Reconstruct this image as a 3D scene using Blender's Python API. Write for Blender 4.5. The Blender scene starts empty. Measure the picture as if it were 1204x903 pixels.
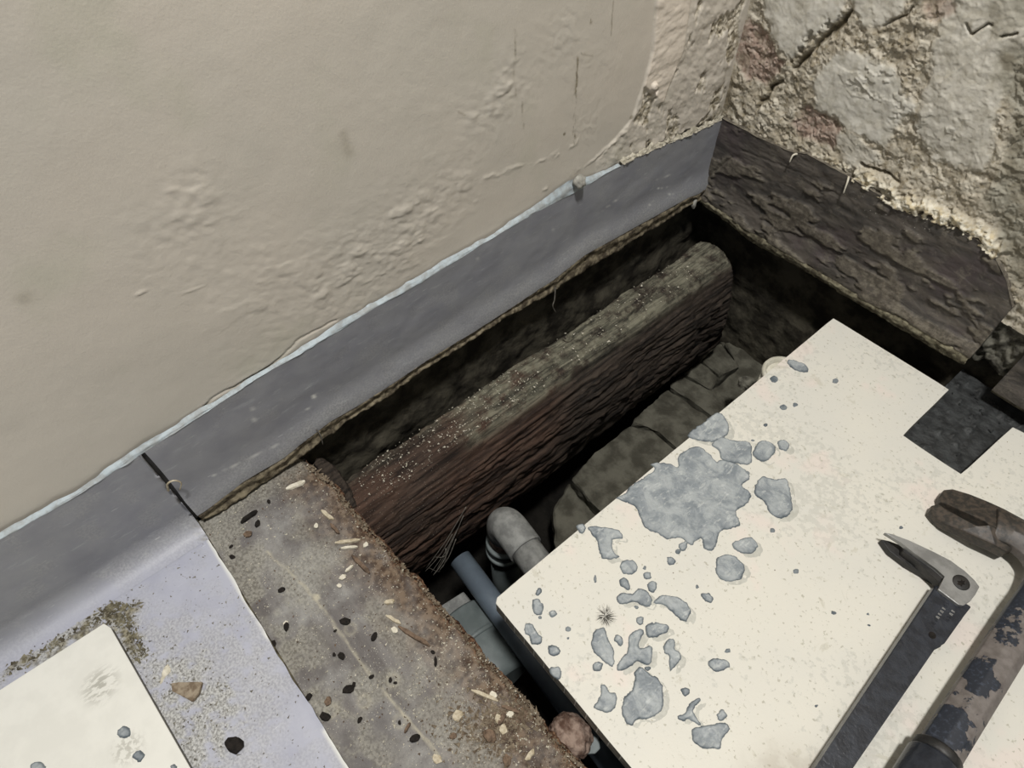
import bpy, bmesh, math, random
import numpy as np
from mathutils import Vector, Matrix
random.seed(4); rng = np.random.default_rng(4)
S = bpy.context.scene
COL = S.collection

# ------------------------------------------------------------------ camera
# room frame: corner of the two walls at the origin, x runs along wall_right, -y along wall_left, z up, floor covering at z=0
RX = np.array([0.64320259, -0.60414889, 0.47041955])
RY = np.array([0.76561204, 0.51654376, -0.38343285])
RZ = np.array([-0.01134175, 0.60678388, 0.79478594])
ROT = np.array([RX, RY, RZ])
CAM = np.array([0.50267913, -0.81088425, 0.7])
FPX = 795.0
cd = bpy.data.cameras.new('camera'); cam = bpy.data.objects.new('camera', cd); COL.objects.link(cam)
m4 = Matrix([list(ROT[i]) + [CAM[i]] for i in range(3)] + [[0, 0, 0, 1]])
cam.matrix_world = m4
cd.sensor_fit = 'HORIZONTAL'; cd.sensor_width = 36; cd.lens = FPX / 1204 * 36
cd.clip_start = 0.01
S.camera = cam

# ------------------------------------------------------------------ world, lamp, exposure
w = bpy.data.worlds.new('world'); S.world = w; w.use_nodes = True
w.node_tree.nodes['Background'].inputs[0].default_value = (0.93, 0.97, 1.0, 1)
w.node_tree.nodes['Background'].inputs[1].default_value = 0.17
def area(name, loc, target, size, power, col):
    ld = bpy.data.lights.new(name, 'AREA'); ld.shape = 'DISK'; ld.size = size; ld.energy = power; ld.color = col
    o = bpy.data.objects.new(name, ld); COL.objects.link(o); o.location = loc
    o.rotation_euler = (Vector(target) - Vector(loc)).to_track_quat('-Z', 'Y').to_euler()
area('ceiling_lamp', (0.70, -0.78, 2.35), (0.4, -0.55, 0), 0.20, 51, (1.0, 0.978, 0.945))
S.view_settings.view_transform = 'Standard'; S.view_settings.look = 'None'
S.view_settings.gamma = 1; S.view_settings.exposure = 0.0

# ------------------------------------------------------------------ layout helper: point of a plane seen at a place of the photograph
def at(px, py, ax, val):
    d = ROT @ np.array([px - 602, -(py - 451.5), -FPX])
    return CAM + (val - CAM[ax]) / d[ax] * d
def onz(pts, z): return [at(x, y, 2, z)[:2] for x, y in pts]

# ------------------------------------------------------------------ numeric noise
def _h(ix, iy, iz, seed):
    n = (ix * 374761393 + iy * 668265263 + iz * 2147483647 + seed * 974634777) & 0xffffffff
    n = ((n ^ (n >> 13)) * 1274126177) & 0xffffffff
    n = ((n ^ (n >> 16)) * 2246822519) & 0xffffffff
    return ((n ^ (n >> 15)) & 0xffff) / 65535.0
def vnoise(x, y, z=0.0, seed=0):
    x, y, z = np.broadcast_arrays(np.asarray(x, float), np.asarray(y, float), np.asarray(z, float))
    xi, yi, zi = np.floor(x).astype(np.int64), np.floor(y).astype(np.int64), np.floor(z).astype(np.int64)
    fx, fy, fz = x - xi, y - yi, z - zi
    fx = fx**3 * (fx * (fx * 6 - 15) + 10); fy = fy**3 * (fy * (fy * 6 - 15) + 10); fz = fz**3 * (fz * (fz * 6 - 15) + 10)
    r = 0
    for a in (0, 1):
        for b in (0, 1):
            for c in (0, 1):
                r = r + _h(xi + a, yi + b, zi + c, seed) * (fx if a else 1 - fx) * (fy if b else 1 - fy) * (fz if c else 1 - fz)
    return r * 2 - 1
def fbm(x, y, z=0.0, seed=0, o=4, g=0.5):
    t, a, s = 0, 1.0, 0
    for i in range(o):
        t = t + a * vnoise(x * 2**i + 7.3 * i, y * 2**i - 3.1 * i, np.asarray(z) * 2**i, seed + i); s += a; a *= g
    return t / s * 1.6
def sst(a, b, x):
    t = np.clip((x - a) / (b - a), 0, 1); return t * t * (3 - 2 * t)
def dline(X, Y, pts):
    d = np.full(X.shape, 1e9)
    for (a, b), (c, e) in zip(pts[:-1], pts[1:]):
        vx, vy = c - a, e - b; L = vx * vx + vy * vy + 1e-12
        t = np.clip(((X - a) * vx + (Y - b) * vy) / L, 0, 1)
        d = np.minimum(d, np.hypot(X - a - t * vx, Y - b - t * vy))
    return d
def inpoly(X, Y, P):
    r = np.zeros(X.shape, bool); n = len(P)
    for i in range(n):
        (x1, y1), (x2, y2) = P[i], P[(i + 1) % n]
        if y1 == y2: continue
        c = ((y1 > Y) != (y2 > Y)) & (X < (x2 - x1) * (Y - y1) / (y2 - y1) + x1)
        r ^= c
    return r
def sdpoly(X, Y, P):
    d = dline(X, Y, list(P) + [P[0]])
    return np.where(inpoly(X, Y, P), d, -d)

# ------------------------------------------------------------------ materials
class Mat:
    def __init__(s, name, rough=0.7, spec=0.3, metal=0.0):
        s.m = bpy.data.materials.new(name); s.m.use_nodes = True; s.t = s.m.node_tree
        s.b = s.t.nodes['Principled BSDF']
        s.b.inputs['Roughness'].default_value = rough; s.b.inputs['Metallic'].default_value = metal
        s.b.inputs['Specular IOR Level'].default_value = spec
        s.co = s.t.nodes.new('ShaderNodeTexCoord').outputs['Object']
    def put(s, sock, v):
        if isinstance(v, bpy.types.NodeSocket): s.t.links.new(v, sock)
        elif isinstance(v, tuple) and len(v) == 3 and sock.type == 'RGBA': sock.default_value = (*v, 1)
        else: sock.default_value = v
    def vec(s, sc, rot=(0, 0, 0)):
        n = s.t.nodes.new('ShaderNodeMapping'); s.put(n.inputs['Vector'], s.co); n.inputs['Scale'].default_value = sc; n.inputs['Rotation'].default_value = rot
        return n.outputs[0]
    def noise(s, scale, detail=4, rough=0.55, vec=None, dist=0.0):
        n = s.t.nodes.new('ShaderNodeTexNoise'); s.put(n.inputs['Vector'], vec or s.co)
        n.inputs['Scale'].default_value = scale; n.inputs['Detail'].default_value = detail
        n.inputs['Roughness'].default_value = rough; n.inputs['Distortion'].default_value = dist
        return n.outputs[0]
    def vor(s, scale, vec=None, feature='F1', rnd=1.0):
        n = s.t.nodes.new('ShaderNodeTexVoronoi'); s.put(n.inputs['Vector'], vec or s.co); n.feature = feature
        n.inputs['Scale'].default_value = scale; n.inputs['Randomness'].default_value = rnd
        return n.outputs['Distance']
    def step(s, v, a, b, lo=0.0, hi=1.0):
        n = s.t.nodes.new('ShaderNodeMapRange'); n.interpolation_type = 'SMOOTHSTEP'
        for i, x in enumerate((v, a, b, lo, hi)): s.put(n.inputs[i], x)
        return n.outputs[0]
    def math(s, op, a, b=0.0):
        n = s.t.nodes.new('ShaderNodeMath'); n.operation = op; s.put(n.inputs[0], a); s.put(n.inputs[1], b); n.use_clamp = False
        return n.outputs[0]
    def mix(s, f, a, b):
        n = s.t.nodes.new('ShaderNodeMix'); n.data_type = 'RGBA'
        s.put(n.inputs[0], f); s.put(n.inputs[6], a); s.put(n.inputs[7], b)
        return n.outputs[2]
    def attr(s, name):
        n = s.t.nodes.new('ShaderNodeAttribute'); n.attribute_name = name; return n.outputs['Fac']
    def near(s, p, rad, soft):
        n = s.t.nodes.new('ShaderNodeVectorMath'); n.operation = 'DISTANCE'; s.put(n.inputs[0], s.co); n.inputs[1].default_value = p
        return s.step(n.outputs['Value'], rad, rad + soft, 1, 0)
    def bump(s, h, dist=0.001, strength=1.0):
        n = s.t.nodes.new('ShaderNodeBump'); n.inputs['Distance'].default_value = dist; n.inputs['Strength'].default_value = strength
        s.put(n.inputs['Height'], h)
        if s.b.inputs['Normal'].is_linked: s.put(n.inputs['Normal'], s.b.inputs['Normal'].links[0].from_socket)
        s.put(s.b.inputs['Normal'], n.outputs[0])
    def col(s, c): s.put(s.b.inputs['Base Color'], c); return s.m
def C(r, g, b):
    f = lambda v: (v / 255 / 12.92) if v <= 10.3 else ((v / 255 + 0.055) / 1.055) ** 2.4
    return (f(r), f(g), f(b))

def m_wall_left():
    a = Mat('old_cream_paint', 0.5, 0.35)
    c = a.mix(a.step(a.noise(4, 3), .35, .7), C(204, 196, 183), C(197, 191, 179))
    c = a.mix(a.math('MULTIPLY', a.step(a.noise(9, 4), .55, .75), .5), c, C(186, 184, 166))
    c = a.mix(a.attr('pale'), c, C(222, 211, 196))
    c = a.mix(a.attr('raw'), c, a.mix(a.step(a.noise(160, 5), .4, .6), C(156, 147, 128), C(208, 200, 183)))
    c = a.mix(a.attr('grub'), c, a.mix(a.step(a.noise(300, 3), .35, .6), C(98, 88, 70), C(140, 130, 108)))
    a.bump(a.noise(420, 2), .00022, .6); a.bump(a.noise(90, 3), .0005, .5)
    return a.col(c)
def m_wall_right():
    a = Mat('crumbling_plaster', 0.75, 0.25)
    n = a.noise(36, 6, .65); n2 = a.noise(140, 5, .6)
    c = a.mix(a.step(n, .38, .62), C(170, 161, 143), C(202, 195, 179))
    c = a.mix(a.math('MULTIPLY', a.step(n2, .5, .66), .7), c, C(140, 128, 104))
    c = a.mix(a.math('MULTIPLY', a.attr('plate'), .9), c, a.mix(a.step(a.noise(90, 6, .65), .42, .66), C(208, 205, 195), C(190, 186, 173)))
    c = a.mix(a.attr('pink'), c, a.mix(a.step(n2, .4, .6), C(156, 136, 123), C(176, 160, 147)))
    c = a.mix(a.attr('white'), c, a.mix(a.step(n2, .42, .56), C(206, 192, 160), C(234, 228, 210)))
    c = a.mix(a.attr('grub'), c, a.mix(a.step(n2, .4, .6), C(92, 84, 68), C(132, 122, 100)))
    c = a.mix(a.attr('gray'), c, a.mix(a.step(n, .4, .6), C(160, 156, 142), C(134, 128, 112)))
    k_ = a.math('SUBTRACT', 1.0, a.math('MULTIPLY', a.attr('plate'), .75))
    a.bump(a.math('MULTIPLY', a.noise(520, 3), k_), .0004, .8); a.bump(a.math('MULTIPLY', a.noise(130, 6, .7), k_), .0013, .8)
    return a.col(c)
def vinyl(name, base, base2, rough=.42):
    a = Mat(name, rough, .35)
    c = a.mix(a.step(a.noise(22, 5, .6), .35, .7), base, base2)
    c = a.mix(a.math('MULTIPLY', a.step(a.noise(130, 6, .7, a.vec((1, .22, 1))), .56, .72), .38), c, C(180, 184, 186))
    sc = a.step(a.noise(420, 4, .6, a.vec((1, .10, 1), (.35, 0, 0))), .69, .73)
    c = a.mix(a.math('MULTIPLY', sc, .6), c, C(212, 214, 214))
    c = a.mix(a.attr('lit_tint'), c, C(166, 168, 181))  # paints the brighter-lit floor tone into the foot of the cove
    c = a.mix(a.attr('dust'), c, a.mix(a.step(a.noise(420, 3), .38, .62), C(132, 131, 126), C(186, 186, 182)))
    c = a.mix(a.attr('pale'), c, C(222, 222, 216))
    c = a.mix(a.attr('grub'), c, a.mix(a.step(a.noise(260, 3), .38, .6), C(84, 78, 60), C(142, 136, 116)))
    a.bump(a.noise(240, 3), .0002, .5)
    a.bump(a.math('MULTIPLY', a.noise(500, 3), a.attr('dust')), .0009, .9)
    return a.col(c)
def m_wood_board():
    a = Mat('dusty_old_wood', .85, .15)
    g = a.noise(26, 6, .65, a.vec((.12, 1, 1)), .3)
    c = a.mix(a.step(g, .35, .65), C(100, 96, 94), C(132, 129, 126))
    c = a.mix(a.math('MULTIPLY', a.step(a.noise(16, 7, .7), .42, .68), .75), c, C(160, 159, 155))
    c = a.mix(a.math('MULTIPLY', a.step(a.noise(9, 4), .5, .64), .7), c, C(92, 88, 88))
    c = a.mix(a.math('MULTIPLY', a.attr('rot'), a.step(a.noise(40, 5), .25, .6, .5, 1)), c, a.mix(a.step(a.noise(130, 5), .38, .62), C(70, 56, 46), C(118, 102, 86)))
    c = a.mix(a.attr('edge'), c, a.mix(a.step(a.noise(200, 4), .42, .62), C(58, 40, 30), C(128, 100, 78)))
    c = a.mix(a.math('MULTIPLY', a.attr('dust'), .8), c, a.mix(a.step(a.noise(340, 4), .36, .6), C(112, 109, 98), C(160, 157, 146)))
    c = a.mix(a.attr('pale'), c, C(176, 170, 152))
    sp = a.step(a.vor(420), .10, .17, 1, 0)
    c = a.mix(a.math('MULTIPLY', sp, a.step(a.noise(60, 3), .45, .55, .1, .8)), c, C(206, 202, 192))
    sp2 = a.step(a.vor(170), .045, .07, 1, 0)
    c = a.mix(sp2, c, C(52, 46, 40))
    a.bump(a.noise(380, 4), .0009, .9); a.bump(g, .0012, .8)
    return a.col(c)
def m_joist():
    a = Mat('rotten_timber', .72, .25)
    g = a.noise(150, 9, .74, a.vec((1, .06, 1)), .25)
    c = a.mix(a.step(g, .36, .62), C(30, 26, 23), C(72, 63, 55))
    red = a.mix(a.step(g, .34, .62), C(40, 29, 25), C(96, 71, 58))
    c = a.mix(a.attr('red'), c, red)
    top = a.mix(a.step(g, .36, .6), C(66, 65, 56), C(132, 129, 112))
    c = a.mix(a.math('MULTIPLY', a.attr('top'), a.step(a.noise(34, 6, .7), .36, .58)), c, top)
    c = a.mix(a.math('MULTIPLY', a.step(a.vor(330), .06, .12, 1, 0), a.attr('speck')), c, C(196, 188, 172))
    a.bump(g, .0030, 1.0); a.bump(a.noise(260, 7, .75, a.vec((1, .2, 1))), .0022, 1.0); a.bump(a.noise(60, 5, .7, a.vec((1, .3, 1))), .003, .6)
    return a.col(c)
def m_sheet():
    a = Mat('worn_cream_facing', .5, .35)
    c = a.mix(a.step(a.noise(10, 4), .3, .7), C(211, 208, 197), C(206, 204, 195))
    big = a.step(a.noise(6, 3), .40, .66, -.06, .11)
    pat = a.step(a.math('ADD', a.noise(130, 8, .68), big), .57, .61)
    c = a.mix(a.math('MULTIPLY', pat, .6), c, C(188, 187, 178))
    c = a.mix(a.math('MULTIPLY', a.step(a.noise(14, 3), .58, .7), .35), c, C(224, 204, 196))
    c = a.mix(a.math('MULTIPLY', a.step(a.noise(260, 4), .63, .68), .8), c, C(170, 166, 150))
    c = a.mix(a.math('MULTIPLY', a.step(a.vor(60), .035, .05, 1, 0), a.step(a.noise(20, 3), .5, .55)), c, C(120, 112, 98))
    c = a.mix(a.math('MULTIPLY', a.step(a.noise(28, 6, .7, None, .8), .62, .67), .55), c, C(186, 182, 166))
    b_ = at(930, 930, 2, 0) - np.array([.6, -.4, -.022])
    c = a.mix(a.math('MULTIPLY', a.near(tuple(b_), .01, .05), .45), c, a.mix(a.step(a.noise(60, 6), .4, .6), C(150, 138, 118), C(190, 184, 170)))
    a.bump(a.noise(300, 4), .0003, .5)
    return a.col(c)
def m_offcut():
    a = Mat('white_facing', .5, .35)
    c = a.mix(a.step(a.noise(40, 5, .6), .36, .64), C(220, 219, 211), C(214, 213, 205))
    q1 = [at(x, y, 2, .0085) - np.array([.1, -1.05, 0]) for x, y in ((118, 806), (100, 840), (150, 880))]
    m_ = a.math('MULTIPLY', a.near(tuple(q1[0]), .004, .020), a.step(a.noise(260, 5, .65, a.vec((1, .35, 1), (0, 0, .6))), .46, .56))
    m2 = a.math('MULTIPLY', a.near(tuple(q1[2]), .004, .016), a.step(a.noise(220, 5, .65), .46, .56))
    c = a.mix(a.math('MULTIPLY', m_, .8), c, C(160, 158, 148)); c = a.mix(a.math('MULTIPLY', m2, .7), c, C(170, 168, 158))
    return a.col(c)
def m_simple(name, c1, c2, scale=60, rough=.6, spec=.3, bd=.0005, bs=300, metal=0.0, detail=5):
    a = Mat(name, rough, spec, metal)
    a.bump(a.noise(bs, 4), bd, .8)
    return a.col(a.mix(a.step(a.noise(scale, detail, .6), .36, .64), c1, c2))
def m_blob():
    a = Mat('grey_splash', .5, .4)
    n = a.noise(46, 6, .65, None, .6)
    c = a.mix(a.step(n, .36, .62), C(122, 129, 134), C(160, 165, 166))
    c = a.mix(a.math('MULTIPLY', a.step(a.noise(200, 6, .7, a.vec((1, .4, 1), (0, 0, .5))), .54, .68), .6), c, C(194, 197, 194))
    c = a.mix(a.math('MULTIPLY', a.attr('rim'), .85), c, a.mix(a.step(n, .4, .6), C(74, 84, 91), C(112, 120, 124)))
    a.bump(a.noise(70, 5, .7, None, 1.0), .0012, .8); a.bump(a.noise(400, 3), .0004, .7)
    return a.col(c)
def m_black_right():
    a = Mat('stained_dark_skirting', .55, .35)
    g = a.noise(60, 8, .72, a.vec((.25, 1, 1), (0, .12, 0)), .6)
    c = a.mix(a.step(g, .36, .64), C(68, 65, 62), C(98, 92, 85))
    c = a.mix(a.math('MULTIPLY', a.step(a.noise(12, 4), .5, .66), .7), c, C(80, 71, 72))
    c = a.mix(a.math('MULTIPLY', a.step(a.noise(60, 7, .75), .54, .66), .5), c, C(122, 116, 104))
    c = a.mix(a.attr('grub'), c, a.mix(a.step(a.noise(110, 6, .75), .4, .64), C(90, 84, 75), C(132, 125, 111)))
    c = a.mix(a.math('MULTIPLY', a.step(a.vor(240), .08, .14, 1, 0), a.attr('speck')), c, C(214, 210, 200))
    a.bump(g, .0022, .9); a.bump(a.noise(300, 6, .75), .0012, .9)
    return a.col(c)
def m_bar():
    a = Mat('chipped_black_bar', .48, .4)
    n = a.step(a.math('ADD', a.noise(24, 6, .6, a.vec((1, 1, 1))), a.attr('paint')), .88, .90)
    c = a.mix(n, a.mix(a.step(a.noise(120, 4), .3, .7), C(98, 92, 88), C(118, 112, 108)), a.mix(a.step(a.noise(300, 4), .5, .7), C(40, 44, 52), C(62, 68, 80)))
    c = a.mix(a.attr('rust'), c, a.mix(a.step(a.noise(200, 4), .4, .62), C(50, 47, 43), C(74, 66, 58)))
    a.bump(n, .0006, .8); a.bump(a.noise(350, 3), .00025, .6)
    return a.col(c)

MT = dict(
    wl=m_wall_left(), wr=m_wall_right(),
    vin=vinyl('lavender_grey_vinyl', C(172, 174, 186), C(160, 162, 176)),
    skirt=vinyl('shaded_vinyl_skirting', C(146, 147, 151), C(136, 137, 143)),  # same vinyl as the floor, painted darker for the less lit upright face
    board=m_wood_board(), joist=m_joist(), sheet=m_sheet(), blob=m_blob(),
    sheet2=m_offcut(),
    core=m_simple('chipboard_core', C(150, 146, 136), C(116, 112, 104), 160, .8, .2, .0008, 300),
    panel_edge=m_simple('grey_panel_edge', C(128, 126, 118), C(108, 106, 100), 90, .6),
    black=m_black_right(),
    lip=m_simple('ragged_backing', C(146, 140, 118), C(86, 80, 66), 110, .85, .2, .0015, 220),
    lip_dark=m_simple('layered_adhesive', C(146, 136, 114), C(78, 70, 58), 110, .85, .2, .0015, 220),
    seal=m_simple('pale_sealant', C(172, 183, 188), C(150, 154, 154), 90, .55, .3, .0006, 200),
    ridge=m_simple('chalky_plaster', C(190, 184, 168), C(150, 144, 128), 130, .8, .2, .002, 240),
    putty=m_simple('dried_grey_putty', C(168, 166, 158), C(140, 138, 130), 120, .8, .2, .0012, 300),
    mortar=m_simple('raw_mortar', C(112, 110, 100), C(66, 64, 58), 80, .9, .15, .003, 120),
    found=m_simple('damp_foundation', C(86, 82, 71), C(46, 43, 37), 26, .9, .15, .004, 60),
    earth=m_simple('black_subsoil', C(32, 30, 27), C(20, 19, 17), 40, .95, .1, .006, 60),
    brick=m_simple('grimy_brick', C(96, 94, 84), C(66, 64, 56), 30, .9, .15, .0022, 130),
    bitumen=m_simple('tarred_timber', C(58, 60, 60), C(36, 37, 37), 60, .6, .4, .0025, 130),
    pipe_dust=m_simple('dusty_plastic', C(140, 141, 138), C(110, 111, 109), 70, .7, .25, .0006, 260),
    pipe_blue=m_simple('blue_grey_plastic', C(98, 109, 119), C(88, 98, 108), 30, .45, .4, .0002, 200),
    pipe_grey=m_simple('grey_plastic', C(112, 120, 120), C(92, 100, 100), 24, .5, .4, .0002, 200),
    pipe_dark=m_simple('dark_rubber', C(72, 84, 90), C(54, 62, 68), 60, .5, .4, .0003, 200),
    white=m_simple('white_plastic', C(214, 210, 196), C(190, 186, 170), 60, .5, .3, .0004, 200),
    rust=m_simple('rust_crust', C(146, 128, 116), C(84, 64, 54), 90, .85, .2, .002, 200),
    stain=m_simple('pale_grey_stain', C(190, 189, 180), C(178, 177, 168), 200, .5),
    steel=m_simple('worn_steel', C(152, 152, 150), C(128, 128, 126), 50, .36, .5, .0004, 260, .35),
    tool_black=m_simple('black_enamel', C(44, 48, 56), C(30, 33, 40), 90, .30, .55, .0005, 300),
    tool_dark=m_simple('blackened_steel', C(48, 46, 44), C(30, 30, 30), 90, .5, .4, .0006, 300),
    bar=m_bar(),
    chip_pale=m_simple('pale_splinter', C(196, 186, 164), C(160, 148, 124), 200, .8),
    chip_brown=m_simple('brown_splinter', C(118, 99, 82), C(80, 66, 54), 200, .8),
    chip_black=m_simple('black_crumb', C(40, 36, 33), C(26, 24, 22), 200, .9, .15),
    chip_white=m_simple('plaster_flake', C(218, 212, 196), C(190, 184, 166), 200, .8),
    chip_gray=m_simple('grey_grit', C(150, 148, 138), C(110, 106, 96), 200, .9),
    stone=m_simple('brown_stone', C(150, 138, 120), C(112, 98, 82), 160, .9, .2, .001, 300),
    web=m_simple('dusty_cobweb', C(112, 108, 100), C(84, 80, 74), 200, .9),
)

# ------------------------------------------------------------------ object helpers
WORLD = {}
def props(o, label=None, cat=None, group=None, kind=None):
    if label: o['label'] = label
    if cat: o['category'] = cat
    if group: o['group'] = group
    if kind: o['kind'] = kind
    return o
def empty(name, loc, **k):
    o = bpy.data.objects.new(name, None); COL.objects.link(o); o.location = loc; o.empty_display_size = .02
    WORLD[o.name] = np.array(loc, float); return props(o, **k)
def mesh(name, V, F, mat, parent=None, smooth=False, attrs=None, loc=None, mats=None, fm=None, **k):
    V = np.asarray(V, float)
    if loc is None: loc = WORLD[parent.name] if parent else np.zeros(3)
    loc = np.asarray(loc, float)
    me = bpy.data.meshes.new(name); me.from_pydata((V - loc).tolist(), [], [list(map(int, f)) for f in F] if not isinstance(F, np.ndarray) else F.tolist())
    me.materials.append(mat)
    for x in mats or []: me.materials.append(x)
    if fm is not None: me.polygons.foreach_set('material_index', np.asarray(fm, np.int32))
    if smooth: me.polygons.foreach_set('use_smooth', np.ones(len(me.polygons), bool))
    for an, av in (attrs or {}).items():
        a = me.attributes.new(an, 'FLOAT', 'POINT'); a.data.foreach_set('value', np.asarray(av, np.float32).ravel())
    me.update()
    o = bpy.data.objects.new(name, me); COL.objects.link(o)
    if parent:
        o.parent = parent; o.location = loc - WORLD[parent.name]
    else: o.location = loc
    WORLD[o.name] = loc
    return props(o, **k)
def frombm(name, bm, mat, parent=None, smooth=False, **k):
    bm.verts.ensure_lookup_table()
    V = [v.co[:] for v in bm.verts]; F = [[v.index for v in f.verts] for f in bm.faces]; fm = [f.material_index for f in bm.faces]
    bm.free(); return mesh(name, V, F, mat, parent, smooth, fm=fm, **k)
def gridF(nu, nv, flip=False):
    i = np.arange(nu - 1)[:, None] * nv + np.arange(nv - 1)[None, :]
    q = np.stack([i, i + nv, i + nv + 1, i + 1], -1).reshape(-1, 4)
    return q[:, ::-1] if flip else q
def grid(name, P, mat, flip=False, **k):
    nu, nv = P.shape[:2]
    return mesh(name, P.reshape(-1, 3), gridF(nu, nv, flip), mat, smooth=k.pop('smooth', True), **k)
def prism(name, pts, z0, z1, mat, parent=None, bevel=0.0, segs=2, sidemat=None, cuts=0, rough=0.0, seed=0, **k):
    bm = bmesh.new(); pts = [tuple(p) for p in pts]
    A = sum(pts[i][0] * pts[(i + 1) % len(pts)][1] - pts[(i + 1) % len(pts)][0] * pts[i][1] for i in range(len(pts)))
    if A < 0: pts = pts[::-1]
    n = len(pts)
    lo = [bm.verts.new((x, y, z0)) for x, y in pts]; hi = [bm.verts.new((x, y, z1)) for x, y in pts]
    bm.faces.new(hi); bm.faces.new(lo[::-1])
    for i in range(n):
        f = bm.faces.new((lo[i], lo[(i + 1) % n], hi[(i + 1) % n], hi[i])); f.material_index = 1 if sidemat else 0
    if bevel: bmesh.ops.bevel(bm, geom=[e for e in bm.edges], offset=bevel, segments=segs, profile=.6, affect='EDGES')
    if cuts:
        bmesh.ops.triangulate(bm, faces=[f for f in bm.faces if len(f.verts) > 4])
        for _ in range(cuts): bmesh.ops.subdivide_edges(bm, edges=[e for e in bm.edges if e.calc_length() > .008], cuts=1, use_grid_fill=True)
    if rough:
        bm.normal_update()
        co = np.array([v.co[:] for v in bm.verts])
        d = fbm(co[:, 0] * 60, co[:, 1] * 60, co[:, 2] * 60, seed) * rough
        for v, q in zip(bm.verts, d): v.co += v.normal * q
    return frombm(name, bm, mat, parent, mats=[sidemat] if sidemat else None, **k)
def tube(path, rad, segs=24, cap=True):
    path = np.asarray(path, float); n = len(path); rad = np.broadcast_to(rad, n) if np.ndim(rad) == 0 else np.asarray(rad)
    T = np.gradient(path, axis=0); T /= np.linalg.norm(T, axis=1)[:, None] + 1e-12
    up = np.array([0, 0, 1.0]) if abs(T[0][2]) < .9 else np.array([1.0, 0, 0])
    V = []; 
    a = up - T[0] * (up @ T[0]); a /= np.linalg.norm(a)
    for i in range(n):
        a = a - T[i] * (a @ T[i]); a /= np.linalg.norm(a); b = np.cross(T[i], a)
        for s in range(segs):
            th = 2 * math.pi * s / segs; V.append(path[i] + rad[i] * (math.cos(th) * a + math.sin(th) * b))
    F = [[i * segs + s, i * segs + (s + 1) % segs, (i + 1) * segs + (s + 1) % segs, (i + 1) * segs + s] for i in range(n - 1) for s in range(segs)]
    if cap: F += [list(range(segs))[::-1], [(n - 1) * segs + s for s in range(segs)]]
    return V, F
def tubeobj(name, path, rad, mat, parent=None, segs=24, **k):
    V, F = tube(path, rad, segs); o = mesh(name, V, F, mat, parent, smooth=True, **k)
    e = o.data; 
    for p in e.polygons:
        if len(p.vertices) > 4: p.use_smooth = False
    return o
def catmull(P, per=4, closed=True):
    P = np.asarray(P, float); n = len(P); out = []
    for i in range(n if closed else n - 1):
        p0, p1, p2, p3 = (P[(i + k) % n] for k in (-1, 0, 1, 2)) if closed else (P[max(i - 1, 0)], P[i], P[i + 1], P[min(i + 2, n - 1)])
        for t in np.arange(per) / per:
            out.append(.5 * (2 * p1 + (p2 - p0) * t + (2 * p0 - 5 * p1 + 4 * p2 - p3) * t * t + (3 * p1 - p0 - 3 * p2 + p3) * t**3))
    return np.array(out)
def rock(name, c, size, mat, seed=0, flat=.6, rot=0.0, elong=1.0, sub=1, **k):
    bm = bmesh.new(); bmesh.ops.create_icosphere(bm, subdivisions=sub, radius=1)
    co = np.array([v.co[:] for v in bm.verts]); d = 1 + .30 * fbm(co[:, 0] * 1.5 + seed * 3.1, co[:, 1] * 1.5, co[:, 2] * 1.5, seed)
    co = co * d[:, None] * np.array([size * elong, size, size * flat])
    cr, sr = math.cos(rot), math.sin(rot); x, y = co[:, 0] * cr - co[:, 1] * sr, co[:, 0] * sr + co[:, 1] * cr
    V = np.stack([x + c[0], y + c[1], co[:, 2] - co[:, 2].min() + c[2]], 1)
    F = [[v.index for v in f.verts] for f in bm.faces]; bm.free()
    return mesh(name, V, F, mat, **k)

# ================================================================== THE ROOM
# ---- wall_left : x = 0 plane, coordinates (y, z)
def L(px, py): p = at(px, py, 0, 0); return (p[1], p[2])
ys = np.concatenate([np.linspace(-2.4, -1.08, 14)[:-1], np.arange(-1.08, -.34, .0022), np.arange(-.34, .0001, .0011)])
ys[-1] = 0.0
zs = np.concatenate([np.arange(.10, .56, .0014), np.linspace(.57, 1.7, 14)])
Y, Z = np.meshgrid(ys, zs, indexing='ij')
def g(px, py, r, pl=L, X=Y, W=Z):
    a, b = pl(px, py); return np.exp(-(((X - a)**2 + (W - b)**2) / r**2))
rough = sum(am * g(*c, r) for c, r, am in [((600, 105), .035, .9), ((560, 150), .03, .5), ((655, 50), .03, .5), ((470, 270), .05, 1.1), ((530, 225), .035, .8), ((440, 330), .04, .7),
    ((225, 225), .028, .7), ((200, 290), .035, .6), ((290, 310), .05, .5), ((400, 330), .05, .7), ((490, 90), .06, .2), ((690, 150), .03, .5), ((330, 390), .06, .4), ((700, 90), .04, .3)])
corner = dline(Y, Z, [L(838, 150), L(875, 0)])
seam = [L(775, -20), L(766, 60), L(757, 95), L(742, 140), L(720, 180)]
dse = sdpoly(Y, Z, [L(775, -60), L(766, 60), L(757, 95), L(742, 140), L(700, 190), L(700, 240), L(900, 240), L(900, -60)])
inC = sst(-.001, .003, dse)
pale = inC * (1 - sst(.0, .004, -sdpoly(Y, Z, [L(772, -60), L(758, 100), L(778, 118), L(800, 60), L(818, -60)])))
rawn = fbm(Y * 45, Z * 45 * .6, 0, 5)
raw = inC * sst(.25, .55, rawn + .35 * np.exp(-(corner / .015)**2) + .75 * np.exp(-((dline(Y, Z, [L(838, 140), L(760, 180)])) / .012)**2)) * (1 - pale)
topl = dline(Y, Z, [L(461, 344), L(576, 275), L(667, 212), L(725, 191), L(782, 172), L(839, 136)])
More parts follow.
